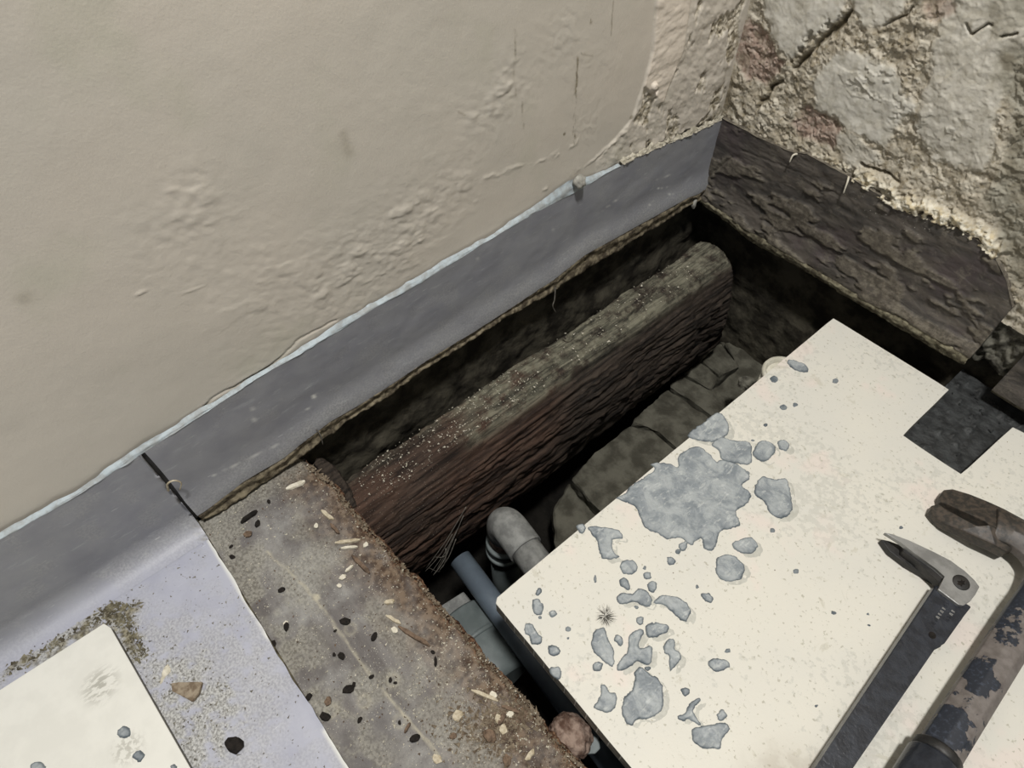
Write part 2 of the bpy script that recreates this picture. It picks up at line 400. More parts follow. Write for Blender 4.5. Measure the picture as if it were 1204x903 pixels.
D = .0008 * fbm(Y * 9, Z * 9, 0, 1) + .0007 * np.minimum(rough, 1) * np.abs(fbm(Y * 90, Z * 70 + Y * 40, 0, 2)) * 1.5 + .0011 * np.minimum(rough, 1.2) * sst(.2, .75, fbm(Y * 34 + Z * 14, Z * 46, 0, 32))
D += .0016 * inC + .0014 * pale * (1 + .5 * fbm(Y * 60, Z * 120, 0, 8)) - .0030 * raw * (1 + .6 * fbm(Y * 200, Z * 200, 0, 3)) + inC * (1 - pale) * .0014 * fbm(Y * 60 + Z * 30, Z * 60, 0, 9)
chip = g(769, 107, .005); D -= .006 * sst(.3, .6, chip); D += .004 * sst(.3, .6, g(767, 100, .005))
hair = np.zeros_like(Y)
def crack(pts, wd, am, jit=.0015, X=Y, W=Z, pl=L):
    q = [pl(*p) for p in pts]
    return am * np.exp(-((dline(X + jit * fbm(X * 80, W * 80, 0, 11), W + jit * fbm(X * 80, W * 80, 5, 12), q)) / wd)**2)
D -= crack([(185, 522), (225, 493), (250, 468), (315, 432), (350, 400), (395, 376)], .0013, .0016)
brk = sst(-.3, .5, fbm(Y * 70, Z * 70, 0, 37))
D += brk * (crack([(560, 215), (600, 200), (640, 190), (690, 160)], .0022, .0008, .004) + crack([(480, 292), (520, 268), (560, 235)], .002, .0007, .004))
D += crack([(215, 345), (240, 335)], .0008, .0006) + crack([(163, 347), (169, 343)], .0010, .0010)
D += brk * crack([(742, 150), (700, 186), (640, 222)], .0022, .0012, .003)
grub = crack([(681, 62), (678, 90), (675, 130), (676, 168)], .0020, .95) * sst(-.5, .3, fbm(Y * 300, Z * 90, 0, 21)) + crack([(606, 36), (605, 70), (606, 112)], .0008, .6) + crack([(692, 0), (694, 26)], .0016, .8) * sst(-.4, .3, fbm(Y * 300, Z * 90, 0, 22)) \
    + crack([(721, 0), (718, 42)], .0008, .6) + crack([(614, 120), (616, 158)], .0006, .5) + crack([(683, 62), (697, 66)], .0008, .4) + crack([(403, 158), (410, 178)], .005, .28) + crack([(28, 350), (30, 350)], .006, .3) + crack([(540, 130), (546, 135)], .001, .5)
grub += .8 * raw * sst(.3, .6, fbm(Y * 130, Z * 130, 0, 24)) + .9 * sst(.45, .8, g(664, 158, .003)) + .6 * sst(.5, .8, g(742, 138, .004))
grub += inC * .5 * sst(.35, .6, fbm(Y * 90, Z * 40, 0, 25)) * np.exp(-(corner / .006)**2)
D *= sst(0, .03, .006 + (-Y)) * .9 + .1
P = np.stack([np.maximum(D, -.02), Y, Z], -1)
grid('wall_left', P, MT['wl'], True, kind='structure', attrs=dict(pale=pale, raw=raw, grub=np.clip(grub, 0, 1)))

# ---- wall_right : y = 0 plane, coordinates (x, z)
def R(px, py): p = at(px, py, 1, 0); return (p[0], p[2])
xs = np.concatenate([np.arange(0, .60, .0011), np.linspace(.61, 1.9, 14)])
zs = np.concatenate([np.arange(.085, .46, .0011), np.linspace(.47, 1.7, 12)])
X, Z = np.meshgrid(xs, zs, indexing='ij')
def gr(px, py, r): return g(px, py, r, R, X, Z)
wx, wz = X + .005 * fbm(X * 80, Z * 80, 0, 41, 6, .6), Z + .005 * fbm(X * 80, Z * 80, 0, 42, 6, .6)
def region(pts, soft=.004): return sst(-soft, soft, sdpoly(wx, wz, [R(*p) for p in pts]))
plate = np.maximum.reduce([region([(955, 95), (985, 62), (1010, 60), (1060, 80), (1065, 110), (1080, 120), (1050, 160), (1040, 170), (1005, 155), (985, 140), (960, 125)]),
    region([(892, -20), (1010, -40), (990, 20), (940, 60), (930, 70), (905, 40)]), .85 * region([(1000, -30), (1075, -40), (1060, 20), (1040, 30), (1010, 30)]),
    .8 * region([(1090, 100), (1120, -30), (1190, -30), (1230, 20), (1200, 60), (1175, 120), (1160, 200), (1100, 190), (1075, 150)]), .7 * region([(975, 150), (1010, 160), (1040, 190), (1000, 195)])])
pink = np.maximum(region([(862, 60), (868, 25), (880, 20), (905, 50), (922, 75), (900, 100), (882, 92), (868, 75)]), region([(945, 125), (970, 132), (990, 150), (978, 175), (940, 160), (930, 145)]))
pink = np.maximum(pink, .7 * region([(1090, -20), (1125, -20), (1120, 15), (1100, 25), (1085, 10)]))
gray = np.maximum(region([(1240, 60), (1180, 55), (1170, 90), (1190, 140), (1180, 200), (1160, 230), (1190, 330), (1260, 400), (1400, 300)], .008), .6 * region([(1150, 10), (1200, -20), (1220, 30), (1170, 45)]))
toR = [(845, 137), (882, 157), (933, 180), (948, 181), (997, 207), (1056, 243), (1110, 262), (1142, 278), (1166, 296), (1185, 330), (1197, 362)]
dtop = dline(wx, wz, [R(*p) for p in toR]); belowtop = inpoly(X, Z, [R(*p) for p in toR] + [(.6, .0), (-.05, .0)])
whi = np.exp(-((dline(wx, wz, [R(*p) for p in [(920, 165), (960, 188), (1010, 210), (1060, 236), (1110, 256), (1150, 278), (1170, 292)]]) + .0) / .015)**4) * sst(.06, .28, X)
whi = np.clip(whi * 1.1, 0, 1) * sst(-.7, -.1, fbm(X * 90, Z * 90, 0, 51))
gap = crack([(1000, 15), (985, 30), (965, 48), (940, 74), (935, 80)], .0028, 1, .0015, X, Z, R) + crack([(918, 97), (905, 103), (898, 118), (889, 126)], .0025, .9, .003, X, Z, R) \
    + crack([(1012, 192), (1030, 200), (1058, 212)], .0018, .9, .002, X, Z, R) + crack([(1040, 30), (1065, 18), (1075, 8)], .0016, .6, .003, X, Z, R) + crack([(1144, 40), (1160, 28), (1165, 30)], .001, .7, .0015, X, Z, R) \
    + crack([(1178, 43), (1197, 38)], .001, .7, .001, X, Z, R) + crack([(1138, 28), (1143, 40)], .001, .6, .001, X, Z, R)
gap += .6 * crack([(930, 70), (955, 40), (985, 22)], .005, 1, .003, X, Z, R) * sst(0, .4, fbm(X * 160, Z * 160, 0, 52))
rag = fbm(wx * 55, wz * 55, 0, 43); rag2 = fbm(wx * 110 + 30, wz * 110, 0, 44)
D = .0030 * fbm(X * 14, Z * 14, 0, 45) + (.0014 * sst(.05, .16, rag) + .0009 * sst(.2, .28, rag2) + .0010 * rag2 + .0006 * fbm(X * 260, Z * 260, 0, 46)) * (1 - .88 * plate)
D += .0022 * plate + .0005 * plate * fbm(X * 120, Z * 120, 0, 47) - .0022 * pink - .0012 * gray + .0065 * whi * (1 + .4 * fbm(X * 120, Z * 120, 0, 48)) - .009 * np.clip(gap, 0, 1)
D += .0012 * crack([(1060, 85), (1075, 110), (1085, 122)], .0012, 1, .002, X, Z, R) + .0012 * plate * (crack([(1010, 90), (1030, 115)], .001, 1, .001, X, Z, R) + crack([(1110, 95), (1135, 75)], .001, 1, .001, X, Z, R))
D += .0014 * sst(.2, .3, fbm(X * 70, Z * 90, 0, 57, 5)) * sst(.2, .8, gr(1030, 70, .05) + gr(1090, 150, .04) + gr(900, 150, .05))
D *= sst(-.002, .012, X)
D = np.where(belowtop, np.minimum(D, .001), D)
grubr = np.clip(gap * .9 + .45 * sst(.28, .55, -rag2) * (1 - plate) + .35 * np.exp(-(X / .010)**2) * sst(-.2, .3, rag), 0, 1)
P = np.stack([X, -D, Z], -1)
grid('wall_right', P, MT['wr'], True, kind='structure', attrs=dict(plate=plate, pink=pink, gray=gray, white=whi, grub=grubr))

# ---- foundations, soil and added light-blocking walls under the floor
def rough_wall(name, o, u, v, nu, nv, amp, nrm, seed, mat, flip=False):
    a, b = np.meshgrid(np.linspace(0, 1, nu), np.linspace(0, 1, nv), indexing='ij')
    o, u, v, nrm = map(lambda q: np.array(q, float), (o, u, v, nrm))
    P = o + a[..., None] * u + b[..., None] * v
    d = amp * fbm(P[..., 0] * 22 + P[..., 1] * 22, P[..., 2] * 30 + P[..., 1] * 9, 0, seed, 5)
    return grid(name, P + d[..., None] * nrm, mat, flip, kind='structure')
rough_wall('wall_foundation_left', (-.012, -1.0, -.45), (0, 1.06, 0), (0, 0, .55), 240, 100, .004, (1, 0, 0), 61, MT['found'])
rough_wall('wall_foundation_right', (-.05, .028, -.45), (1.4, 0, 0), (0, 0, .54), 260, 100, .004, (0, -1, 0), 62, MT['found'], True)
rough_wall('wall_blocker_front', (-.05, -.99, -.45), (1.4, 0, 0), (0, 0, .43), 60, 30, .004, (0, 1, 0), 63, MT['earth'])  # unseen wall, added to keep light from leaking into the pit
rough_wall('wall_blocker_far', (1.3, -1.0, -.45), (0, 1.06, 0), (0, 0, .42), 60, 30, .004, (-1, 0, 0), 64, MT['earth'])  # also unseen, closes the pit box against stray light
rough_wall('floor_subsoil', (-.05, -1.05, -.40), (1.4, 0, 0), (0, 1.15, 0), 180, 150, .012, (0, 0, 1), 65, MT['earth'])

# ---- vinyl floor covering in front of the board
yb0 = at(232, 612, 2, 0)[1]; 
xs = np.concatenate([np.arange(.034, .52, .0028), np.linspace(.54, 1.9, 12)]); yv = np.concatenate([np.linspace(-2.4, -1.14, 8)[:-1], np.arange(-1.14, yb0, .0028), [yb0]])
X, Y = np.meshgrid(xs, yv, indexing='ij')
def Fz(px, py): p = at(px, py, 2, 0); return (p[0], p[1])
nse = fbm(X * 40, Y * 40, 0, 71)
def reg(pts, soft): return sst(-soft, soft, sdpoly(X, Y, [Fz(*p) for p in pts]) + .012 * nse)
dust = np.maximum.reduce([.45 * reg([(118, 700), (330, 735), (350, 800), (300, 960), (230, 960), (110, 735)], .025), .9 * reg([(125, 715), (155, 720), (170, 760), (240, 770), (285, 800), (290, 850), (260, 880), (240, 930), (200, 930), (160, 800), (120, 735)], .012),
    .85 * reg([(0, 735), (60, 712), (130, 708), (130, 740), (0, 815), (-100, 860), (-100, 780)], .010), .25 * sst(-.3, .6, nse)])
dust *= sst(-.9, .1, fbm(X * 120, Y * 120, 0, 72))
gru = np.maximum(reg([(118, 712), (140, 705), (160, 715), (155, 740), (168, 770), (155, 778), (140, 752), (125, 735)], .008), .8 * reg([(0, 760), (60, 735), (118, 718), (120, 735), (60, 770), (0, 805)], .006)) * sst(-.1, .35, fbm(X * 150, Y * 150, 0, 73))
edge = np.exp(-((Y - yb0) / .0022)**2); pal = edge * sst(.05, .35, fbm(X * 16, Y * 3, 0, 74) + sst(.20, .30, X) * .6) 
pal = np.maximum(pal, .6 * crack([(80, 708), (88, 706)], .0015, 1, .001, X, Y, Fz))
cut = crack([(222, 612), (210, 620), (198, 632)], .0014, 1, .001, X, Y, Fz)
zz = .0010 * gru * (1 + fbm(X * 300, Y * 300, 0, 75)) + .0005 * dust * fbm(X * 260, Y * 260, 0, 76) + .0010 * edge * sst(.20, .24, X) - .0012 * cut
zz += .002 * sst(.0, .01, .05 - X) * 0
P = np.stack([X, Y + .0012 * edge * fbm(X * 30, 0, 0, 77), zz], -1)
fl = grid('floor', P, MT['vin'], kind='structure', attrs=dict(dust=np.clip(dust, 0, 1), pale=np.clip(pal, 0, 1), grub=np.clip(gru + cut, 0, 1)))
P = np.array([[[x, yb0 + .0012 * float(fbm(x * 30, 0, 0, 77)), 0.0], [x, yb0 + .0005, -.0045], [x, yb0 - .002, -.03]] for x in np.linspace(.0, 1.9, 160)])
grid('cut_edge', P, MT['lip'], False, parent=fl)

# ---- vinyl skirting along wall_left
bl = empty('baseboard_left', (0.0, -.5, .1), kind='structure')
grey_top = [(-140, 722), (0, 634), (75, 592), (163, 536), (205, 508), (243, 484), (300, 446), (350, 417), (400, 388), (440, 362), (492, 334), (580, 279), (629, 250), (683, 222), (717, 201), (763, 178), (800, 163), (837, 147)]
grey_bot = [(232, 606), (243, 599), (286, 566), (332, 539), (386, 496), (432, 470), (499, 425), (560, 388), (600, 362), (650, 329), (687, 300), (759, 260), (809, 232), (820, 228)]
lip_bot = [(234, 612), (266, 598), (300, 578), (332, 554), (379, 517), (449, 470), (499, 434), (560, 397), (600, 370), (655, 340), (700, 311), (750, 281), (809, 243), (822, 236)]
pale_top = [(-140, 708), (0, 623), (94, 571), (161, 524), (234, 480), (250, 472), (330, 421), (400, 376), (461, 342), (520, 305), (576, 275), (620, 245), (667, 212), (700, 203), (725, 193), (763, 176), (800, 161), (837, 145)]
def poly(pts, ax, val, a, b):
    q = np.array([at(x, y, ax, val) for x, y in pts]); o = np.argsort(q[:, a]); return lambda s: np.interp(s, q[o, a], q[o, b])
tz = poly(grey_top, 0, .007, 1, 2); bz = poly(grey_bot, 0, .012, 1, 2); lz = poly([(x, y + 3) for x, y in lip_bot], 0, .013, 1, 2); pz = poly(pale_top, 0, .001, 1, 2)
ycut = at(197, 568, 0, .007)[1]
def slitw(t): return .0012 + .0016 * np.abs(np.sin(3.2 * t + .6))
yy = np.concatenate([np.arange(ycut, -.35, .004), np.arange(-.35, .0001, .004)]); yy[-1] = -.0005
tt = np.linspace(0, 1, 40); Yg, T = np.meshgrid(yy, tt, indexing='ij')
z1 = tz(Yg); z0 = bz(Yg); Zg = z1 + (z0 - z1) * T
Xg = .007 + .006 * sst(.62, 1.0, T)**1.5 + .0006 * fbm(Yg * 20, Zg * 30, 0, 81)
Yg2 = Yg + np.where(Yg <= yy[0] + 1e-6, slitw(T), 0)
du = .25 * sst(.6, 1.0, T) + .12 * sst(.1, .6, fbm(Yg * 40, Zg * 40, 0, 82))
pa = np.zeros_like(Yg)
for (x, y, r) in [(369, 468, .0035), (367, 477, .0012), (775, 222, .001), (780, 218, .0008)]:
    p = at(x, y, 0, .008); pa = np.maximum(pa, sst(.4, .7, np.exp(-((Yg - p[1])**2 + (Zg - p[2])**2) / r**2)))
def lineL(pts, wd): return np.exp(-(dline(Yg, Zg, [(at(x, y, 0, .008)[1], at(x, y, 0, .008)[2]) for x, y in pts]) / wd)**2)
for pts in [[(360, 483), (368, 477)], [(778, 222), (794, 219)], [(778, 228), (792, 228)], [(757, 247), (768, 236)], [(650, 268), (652, 282)], [(250, 560), (330, 520)], [(372, 470), (372, 462)], [(296, 470), (300, 500)], [(770, 212), (790, 206)], [(700, 255), (730, 232)], [(560, 300), (562, 306)]]:
    pa = np.maximum(pa, .55 * lineL(pts, .0008) * sst(-.5, .2, fbm(Yg * 200, Zg * 200, 0, 83)))
P = np.stack([Xg, Yg2, Zg], -1)
grid('vinyl_strip', P, MT['skirt'], parent=bl, attrs=dict(dust=du, pale=pa, grub=np.zeros_like(du)))
# coved piece before the cut: turns onto the floor
r = .028; yy = np.concatenate([np.linspace(-2.4, -1.15, 8)[:-1], np.arange(-1.15, ycut - .0015, .004), [ycut - .0012]])
n1, n2 = 26, 16; rows = []
for y in yy:
    top = float(tz(max(y, -1.12))); c = []
    for t in np.linspace(0, 1, n1): c.append((.007, y, top + (r - top) * t))
    for a in np.linspace(0, math.pi / 2, n2)[1:]: c.append((.007 + r * (1 - math.cos(a)), y, r * (1 - math.sin(a))))
    rows.append(c)
P = np.array(rows); P[..., 0] += .0006 * fbm(P[..., 1] * 20, P[..., 2] * 30, 0, 84); P[..., 2] += .0003
P[-1, :, 1] -= slitw(np.linspace(0, 1, P.shape[1])) * np.linspace(1, .1, P.shape[1])
s = np.linspace(0, 1, P.shape[1])[None, :] + 0 * P[..., 0]
du = .15 * sst(.1, .6, fbm(P[..., 1] * 40, P[..., 2] * 40, 0, 82)) + .16 * sst(.5, .8, s) * sst(-.6, .5, fbm(P[..., 1] * 14, P[..., 2] * 60, 0, 85)) 
pa = .5 * sst(.3, .5, fbm(P[..., 1] * 20, P[..., 2] * 160, 0, 86)) * 0
gb = .8 * np.exp(-(((P[..., 1] - ycut) / .008)**2)) * sst(.68, .92, s) * sst(-.2, .3, fbm(P[..., 1] * 300, P[..., 2] * 300, P[..., 0] * 300, 88))
grid('vinyl_strip', P, vinyl('vinyl_cove', C(150, 151, 158), C(138, 139, 148)) if False else MT['skirt'], parent=bl, attrs=dict(dust=du, pale=pa, grub=gb, lit_tint=sst(.70, 1.0, s)))
# dark strip put behind the cut, standing in for the slit's shade
P = np.array([[(.0035, ycut - .006 + .012 * a, z) for a in (0, 1)] for z in np.linspace(.002, float(tz(ycut)) + .004, 12)])
grid('slit_shade', P, MT['tool_dark'], True, parent=bl)
# ragged layered lip under the strip, over the hole
yy = np.arange(ycut + .003, .0001, .0014); tt = np.linspace(0, 1, 12); Yg, T = np.meshgrid(yy, tt, indexing='ij')
z0 = bz(Yg) + .001; z1 = lz(Yg) + .0022 * fbm(Yg * 55, 0, 0, 91, 5) - .003 * sst(.3, .7, fbm(Yg * 26, 3, 0, 92))
Xg = .0118 + .0016 * np.sin(T * 9 + 2 * fbm(Yg * 18, 0, 0, 93)) * (1 - T * .4) - .009 * sst(.85, 1, T) + .0012 * fbm(Yg * 120, T * 8, 0, 94)
P = np.stack([Xg, Yg, z0 + (z1 - z0) * T], -1)
grid('ragged_backing', P, MT['lip_dark'], parent=bl)
# pale sealant bead on top of the strip
for y0_, y1_, nm_, mt_ in ((-1.3, -.215, 'sealant_bead', 'seal'), (-.215, -.0005, 'plaster_ridge', 'ridge')):
  yy = np.arange(y0_, y1_, .0025 if nm_ == 'sealant_bead' else .001); tt = np.linspace(0, 1, 9); Yg, T = np.meshgrid(yy, tt, indexing='ij')
  yc = np.maximum(Yg, -1.12); z0 = tz(yc) - .0003; z1 = np.maximum(pz(yc) - .0008 + .0015 * fbm(Yg * 60, 0, 0, 95), z0 + .0010)
  if mt_ == 'ridge': z1 = z1 + .004 * (1 + fbm(Yg * 90, 0, 0, 98))
  Xg = .0075 * (1 - T) + .0022 * T + .0012 * np.sin(T * math.pi) + .0007 * fbm(Yg * 60, T * 4, 0, 96) + (.0014 * fbm(Yg * 200, T * 9, 0, 97) if mt_ == 'ridge' else 0)
  grid(nm_, np.stack([Xg, Yg, z0 + (z1 - z0) * T], -1), MT[mt_], parent=bl)
p = at(681, 213, 0, .01)
def lump(name, c, sx, sy, sz, mat, parent, seed, sub=3, amp=.22):
    bm = bmesh.new(); bmesh.ops.create_icosphere(bm, subdivisions=sub, radius=1)
    co = np.array([v.co[:] for v in bm.verts]); co *= (1 + amp * fbm(co[:, 0] * 1.6, co[:, 1] * 1.6, co[:, 2] * 1.6, seed, 4))[:, None]
    V = co * np.array([sx, sy, sz]) + np.array(c); F = [[v.index for v in f.verts] for f in bm.faces]; bm.free()
    return mesh(name, V, F, mat, parent, smooth=True)
lump('putty_lump', p, .008, .0085, .0085, MT['putty'], bl, 3)
p = at(816, 240, 0, .012); lump('plaster_dribble', p, .003, .0045, .009, MT['putty'], bl, 4)
def strand(name, pts, r, mat, parent=None, **k):
    P = catmull(np.array(pts), 6, False); return tubeobj(name, P, np.linspace(r, r * .5, len(P)), mat, parent, 6, **k)
q = lambda x, y, d: at(x, y, 0, d)
strand('hanging_thread', [q(653, 338, .014), q(652, 352, .018), q(650, 360, .02), q(654, 368, .022)], .0011, MT['web'], bl)
strand('hanging_thread', [q(372, 505, .014), q(377, 512, .018), q(380, 524, .02)], .0009, MT['web'], bl)
strand('paint_curl', [q(198, 577, .009), q(197, 569, .014), q(205, 565, .017), q(213, 568, .018), q(211, 577, .016)], .0013, MT['chip_pale'], bl)

# ---- dark skirting along wall_right
br = empty('baseboard_right', (.25, 0, .1), kind='structure')
bot = [(822, 232), (855, 253), (878, 270), (916, 292), (960, 318), (1021, 355), (1062, 375), (1089, 391), (1124, 411), (1140, 421), (1148, 424)]
lipb = [(822, 240), (855, 264), (878, 285), (898, 297), (930, 311), (970, 337), (1018, 366), (1053, 388), (1089, 409), (1124, 429), (1146, 437)]
tzr = poly([(840, 134)] + toR[:-1], 1, -.007, 0, 2); bzr = poly(bot, 1, -.014, 0, 2); lzr = poly(lipb, 1, -.014, 0, 2)
xe = at(1190, 362, 1, -.008)[0]
xx = np.concatenate([np.arange(0.006, xe, .0022), [xe]]); tt = np.linspace(0, 1, 75); Xg, T = np.meshgrid(xx, tt, indexing='ij')
z1 = tzr(np.minimum(Xg, .45)) - .0008 * fbm(Xg * 60, 0, 0, 101)
z1 = np.where(Xg > at(1166, 296, 1, -.007)[0], np.minimum(z1, np.interp(Xg, [at(1166, 296, 1, -.007)[0], at(1183, 330, 1, -.007)[0], xe], [at(1166, 296, 1, -.007)[2], at(1183, 330, 1, -.007)[2], at(1190, 362, 1, -.007)[2]])), z1)
z0 = bzr(Xg); Zg = z1 + (z0 - z1) * T
peel = sst(.0, .14, fbm(Xg * 22, Zg * 60, 0, 102, 5) - .55 * (1 - sst(.25, .5, T)))
Dg = .0060 + .0024 * peel + .0010 * fbm(Xg * 60, Zg * 110, 0, 103, 5) + .007 * sst(.72, 1.0, T)**1.3
Dg -= .0030 * np.exp(-(dline(Xg, Zg, [(at(x, y, 1, -.01)[0], at(x, y, 1, -.01)[2]) for x, y in [(832, 208), (845, 196), (858, 186)]]) / .0014)**2)
Dg -= .0014 * np.exp(-(dline(Xg, Zg, [(at(x, y, 1, -.01)[0], at(x, y, 1, -.01)[2]) for x, y in [(870, 178), (900, 190), (940, 205), (985, 232)]]) / .0011)**2)
sp = np.exp(-(dline(Xg, Zg, [(at(x, y, 1, -.01)[0], at(x, y, 1, -.01)[2]) for x, y in [(1000, 235), (1030, 255), (1090, 270)]]) / .011)**2)
P = np.stack([Xg, -Dg, Zg], -1)
grid('skirting_board', P, MT['black'], True, parent=br, attrs=dict(grub=np.clip(peel * .8 + .35 * sst(.9, 1, T), 0, 1), speck=sp))
# top thickness, end thickness and cut foot
P = np.array([[(x, -.0068, float(z)), (x, .001, float(z) + .001)] for x, z in zip(xx, z1[:, 0])]); grid('top_edge', P, MT['black'], False, parent=br, attrs=dict(grub=np.ones(P.shape[:2]), speck=np.zeros(P.shape[:2])))
e0 = z1[-1, 0]; ez = np.linspace(e0, z0[-1, 0] - .006, 30); P = np.array([[(xe + .0008 * float(fbm(z * 90, 0, 0, 7)), y, z) for y in np.linspace(-.0145 if z < .02 else -.0075, .02, 6)] for z in ez])
grid('end_edge', P, MT['mortar'], False, parent=br)
xx = np.arange(0.010, xe, .0016); tt = np.linspace(0, 1, 12); Xg, T = np.meshgrid(xx, tt, indexing='ij')
z0 = bzr(Xg) + .0006; z1b = lzr(Xg) + .0016 * fbm(Xg * 70, 0, 0, 111, 5); Dg = .0140 + .0014 * np.sin(T * 5) + .0009 * fbm(Xg * 150, T * 8, 0, 112) - .010 * sst(.85, 1, T)
grid('cut_foot', np.stack([Xg, -Dg, z0 + (z1b - z0) * T], -1), MT['lip'], True, parent=br)
qr = lambda x, y, d: at(x, y, 1, -d)
strand('paint_drip', [qr(937, 181, .006), qr(932, 183, .012), qr(928, 192, .014)], .0017, MT['chip_white'], br)
strand('paint_drip', [qr(998, 208, .006), qr(996, 215, .012), qr(991, 229, .014)], .0017, MT['chip_white'], br)
# second skirting piece and raw mortar between them
p0 = at(1174, 450, 1, -.014); x2 = p0[0]
T, Xg = np.meshgrid(np.linspace(0, 1, 30), np.concatenate([[x2], np.arange(x2 + .004, 1.9, .02)])); zt = .135; Zg = zt + (.006 - zt) * T
Dg = .012 + .007 * sst(.75, 1, T) + .0009 * fbm(Xg * 60, Zg * 80, 0, 121)
b2 = mesh('skirting_board', np.stack([Xg, -Dg, Zg], -1).reshape(-1, 3), gridF(*Xg.shape, True), MT['black'], br, True, attrs=dict(grub=.3 * sst(.8, 1, T), speck=0 * T))
P = np.array([[(x2 - .0005, y, z) for y in np.linspace(-.019 if z < .03 else -.0125, .01, 5)] for z in np.linspace(.002, zt, 24)]); grid('end_edge', P, MT['mortar'], True, parent=br)
P = np.array([[(x, -.019, .0065), (x, -.0175, .003), (x, -.015, -.001), (x, .004, -.002)] for x in np.linspace(x2, 1.9, 60)]); grid('cut_foot', P, MT['lip'], True, parent=br)
xa, xb = xe - .004, x2 + .004
Xg, Zg = np.meshgrid(np.linspace(xa, xb, 30), np.linspace(.012, .15, 60), indexing='ij')
P = np.stack([Xg, .006 - .006 * fbm(Xg * 90, Zg * 90, 0, 131, 5) + .004 * sst(.03, .012, Zg) * 0, Zg + .006 * fbm(Xg * 60, 2, 0, 132) * (Zg < .03)], -1)
grid('mortar_infill', P, MT['mortar'], True, parent=br)

# ================================================================== THE HOLE
# bricks and slabs on the bottom
zb = -.26
bed = empty('brick_bed', (.2, -.25, -.33), label='grimy broken brick and stone bedding at the bottom of the hole', cat='brickwork')
for i, (pts, nm, dz) in enumerate([
    ([(825, 422), (848, 402), (870, 430), (846, 440)], 'brick', .003), ([(804, 438), (822, 424), (844, 442), (838, 459)], 'brick', .0),
    ([(788, 453), (802, 441), (837, 462), (870, 433), (852, 403), (878, 392), (960, 440), (900, 540), (835, 488)], 'brick', -.004),
    ([(742, 497), (762, 478), (785, 456), (832, 490), (900, 545), (830, 560), (775, 508), (768, 503)], 'slab', .002),
    ([(672, 562), (700, 533), (740, 500), (768, 506), (830, 562), (905, 548), (860, 660), (760, 660), (697, 592)], 'slab', -.002),
    ([(650, 600), (669, 567), (695, 595), (760, 662), (735, 720), (660, 700)], 'slab', -.03), ([(845, 398), (862, 384), (910, 384), (900, 412), (870, 428)], 'slab', -.012)]):
    prism(nm, onz(pts, zb + dz), zb - .07, zb + dz, MT['brick'], bed, .003, 1, cuts=3, rough=.0028, seed=i + 3)
# joist
ny, nt = 420, 200
prof = np.array([(.044, -.225), (.043, -.10), (.044, -.045), (.050, -.032), (.066, -.028), (.085, -.028), (.098, -.031), (.108, -.042), (.118, -.060), (.126, -.10), (.131, -.15), (.134, -.20), (.130, -.222), (.10, -.232), (.06, -.230)])
seg = np.r_[0, np.cumsum(np.hypot(*np.diff(np.vstack([prof, prof[:1]]), axis=0).T))]; u = np.linspace(0, seg[-1], nt, endpoint=False)
pp = np.vstack([prof, prof[:1]]); px_, pz_ = np.interp(u, seg, pp[:, 0]), np.interp(u, seg, pp[:, 1])
cx, cz = .087, -.125; yj = np.linspace(-.745, -.026, ny)
Yj, A = np.meshgrid(yj, np.arange(nt), indexing='ij'); Xj = px_[A] + 0.0; Zj = pz_[A] + 0.0
endr = sst(-.026 - .012, -.026, Yj); k = 1 - .16 * endr
Xj = cx + (Xj - cx) * k; Zj = cz + (Zj - cz) * k
nx, nz = Xj - cx, (Zj - cz) * .6; nn = np.hypot(nx, nz) + 1e-9; nx /= nn; nz /= nn
topm = sst(-.052, -.034, Zj) ; facem = sst(.10, .12, Xj)
d = .0030 * fbm(Xj * 70, Yj * 7, Zj * 70, 141, 5) + .0030 * fbm(Xj * 420, Yj * 18, Zj * 420, 142, 3) * (facem + .4) + .0018 * fbm(Xj * 90, Yj * 90, Zj * 90, 143, 4)
d += .0035 * fbm(Xj * 9, Yj * 9, Zj * 9, 144, 3)
erode = sst(.15, .8, fbm(Yj * 12, Zj * 20, Xj * 10, 145, 4)) * sst(.10, .118, Xj) * sst(-.25, -.12, -np.abs(Yj + .25)); d -= .006 * erode
rise = .004 * sst(-.45, -.70, Yj)
Xj = Xj + d * nx - .006 * sst(-.12, -.04, Yj) * topm; Zj = Zj + d * nz - rise * 0
# knot hole and split on top
pk = at(668, 395, 2, -.03); dk = np.hypot(Xj - pk[0], (Yj - pk[1])); Zj -= .010 * np.exp(-(dk / .007)**2) * topm
spl = np.exp(-(dline(Xj, Yj, [tuple(at(x, y, 2, -.03)[:2]) for x, y in [(740, 375), (770, 340), (800, 318)]]) / .0022)**2); Zj -= .007 * spl * topm
V = np.stack([Xj, Yj, Zj], -1).reshape(-1, 3)
F = [[i * nt + j, i * nt + (j + 1) % nt, (i + 1) * nt + (j + 1) % nt, (i + 1) * nt + j] for i in range(ny - 1) for j in range(nt)]
F += [list(range(nt))[::-1], [(ny - 1) * nt + j for j in range(nt)]]
F = [f[::-1] for f in F]
red = sst(-.36, -.50, Yj) * (.6 + .4 * fbm(Yj * 12, Zj * 12, 0, 146)); topc = topm * sst(-.60, -.50, Yj + .03 * fbm(Xj * 40, Yj * 20, 0, 147)) ; topc = np.maximum(topc, .5 * sst(.075, .05, Xj))
speck = .35 + .65 * sst(-.48, -.60, Yj)
jo = mesh('joist', V, F, MT['joist'], loc=(.087, -.39, -.23), smooth=True, label='rotten old timber joist running below the grey skirting, eroded side facing the hole', cat='joist',
          attrs=dict(red=np.clip(red, 0, 1), top=np.clip(topc, 0, 1), speck=speck))
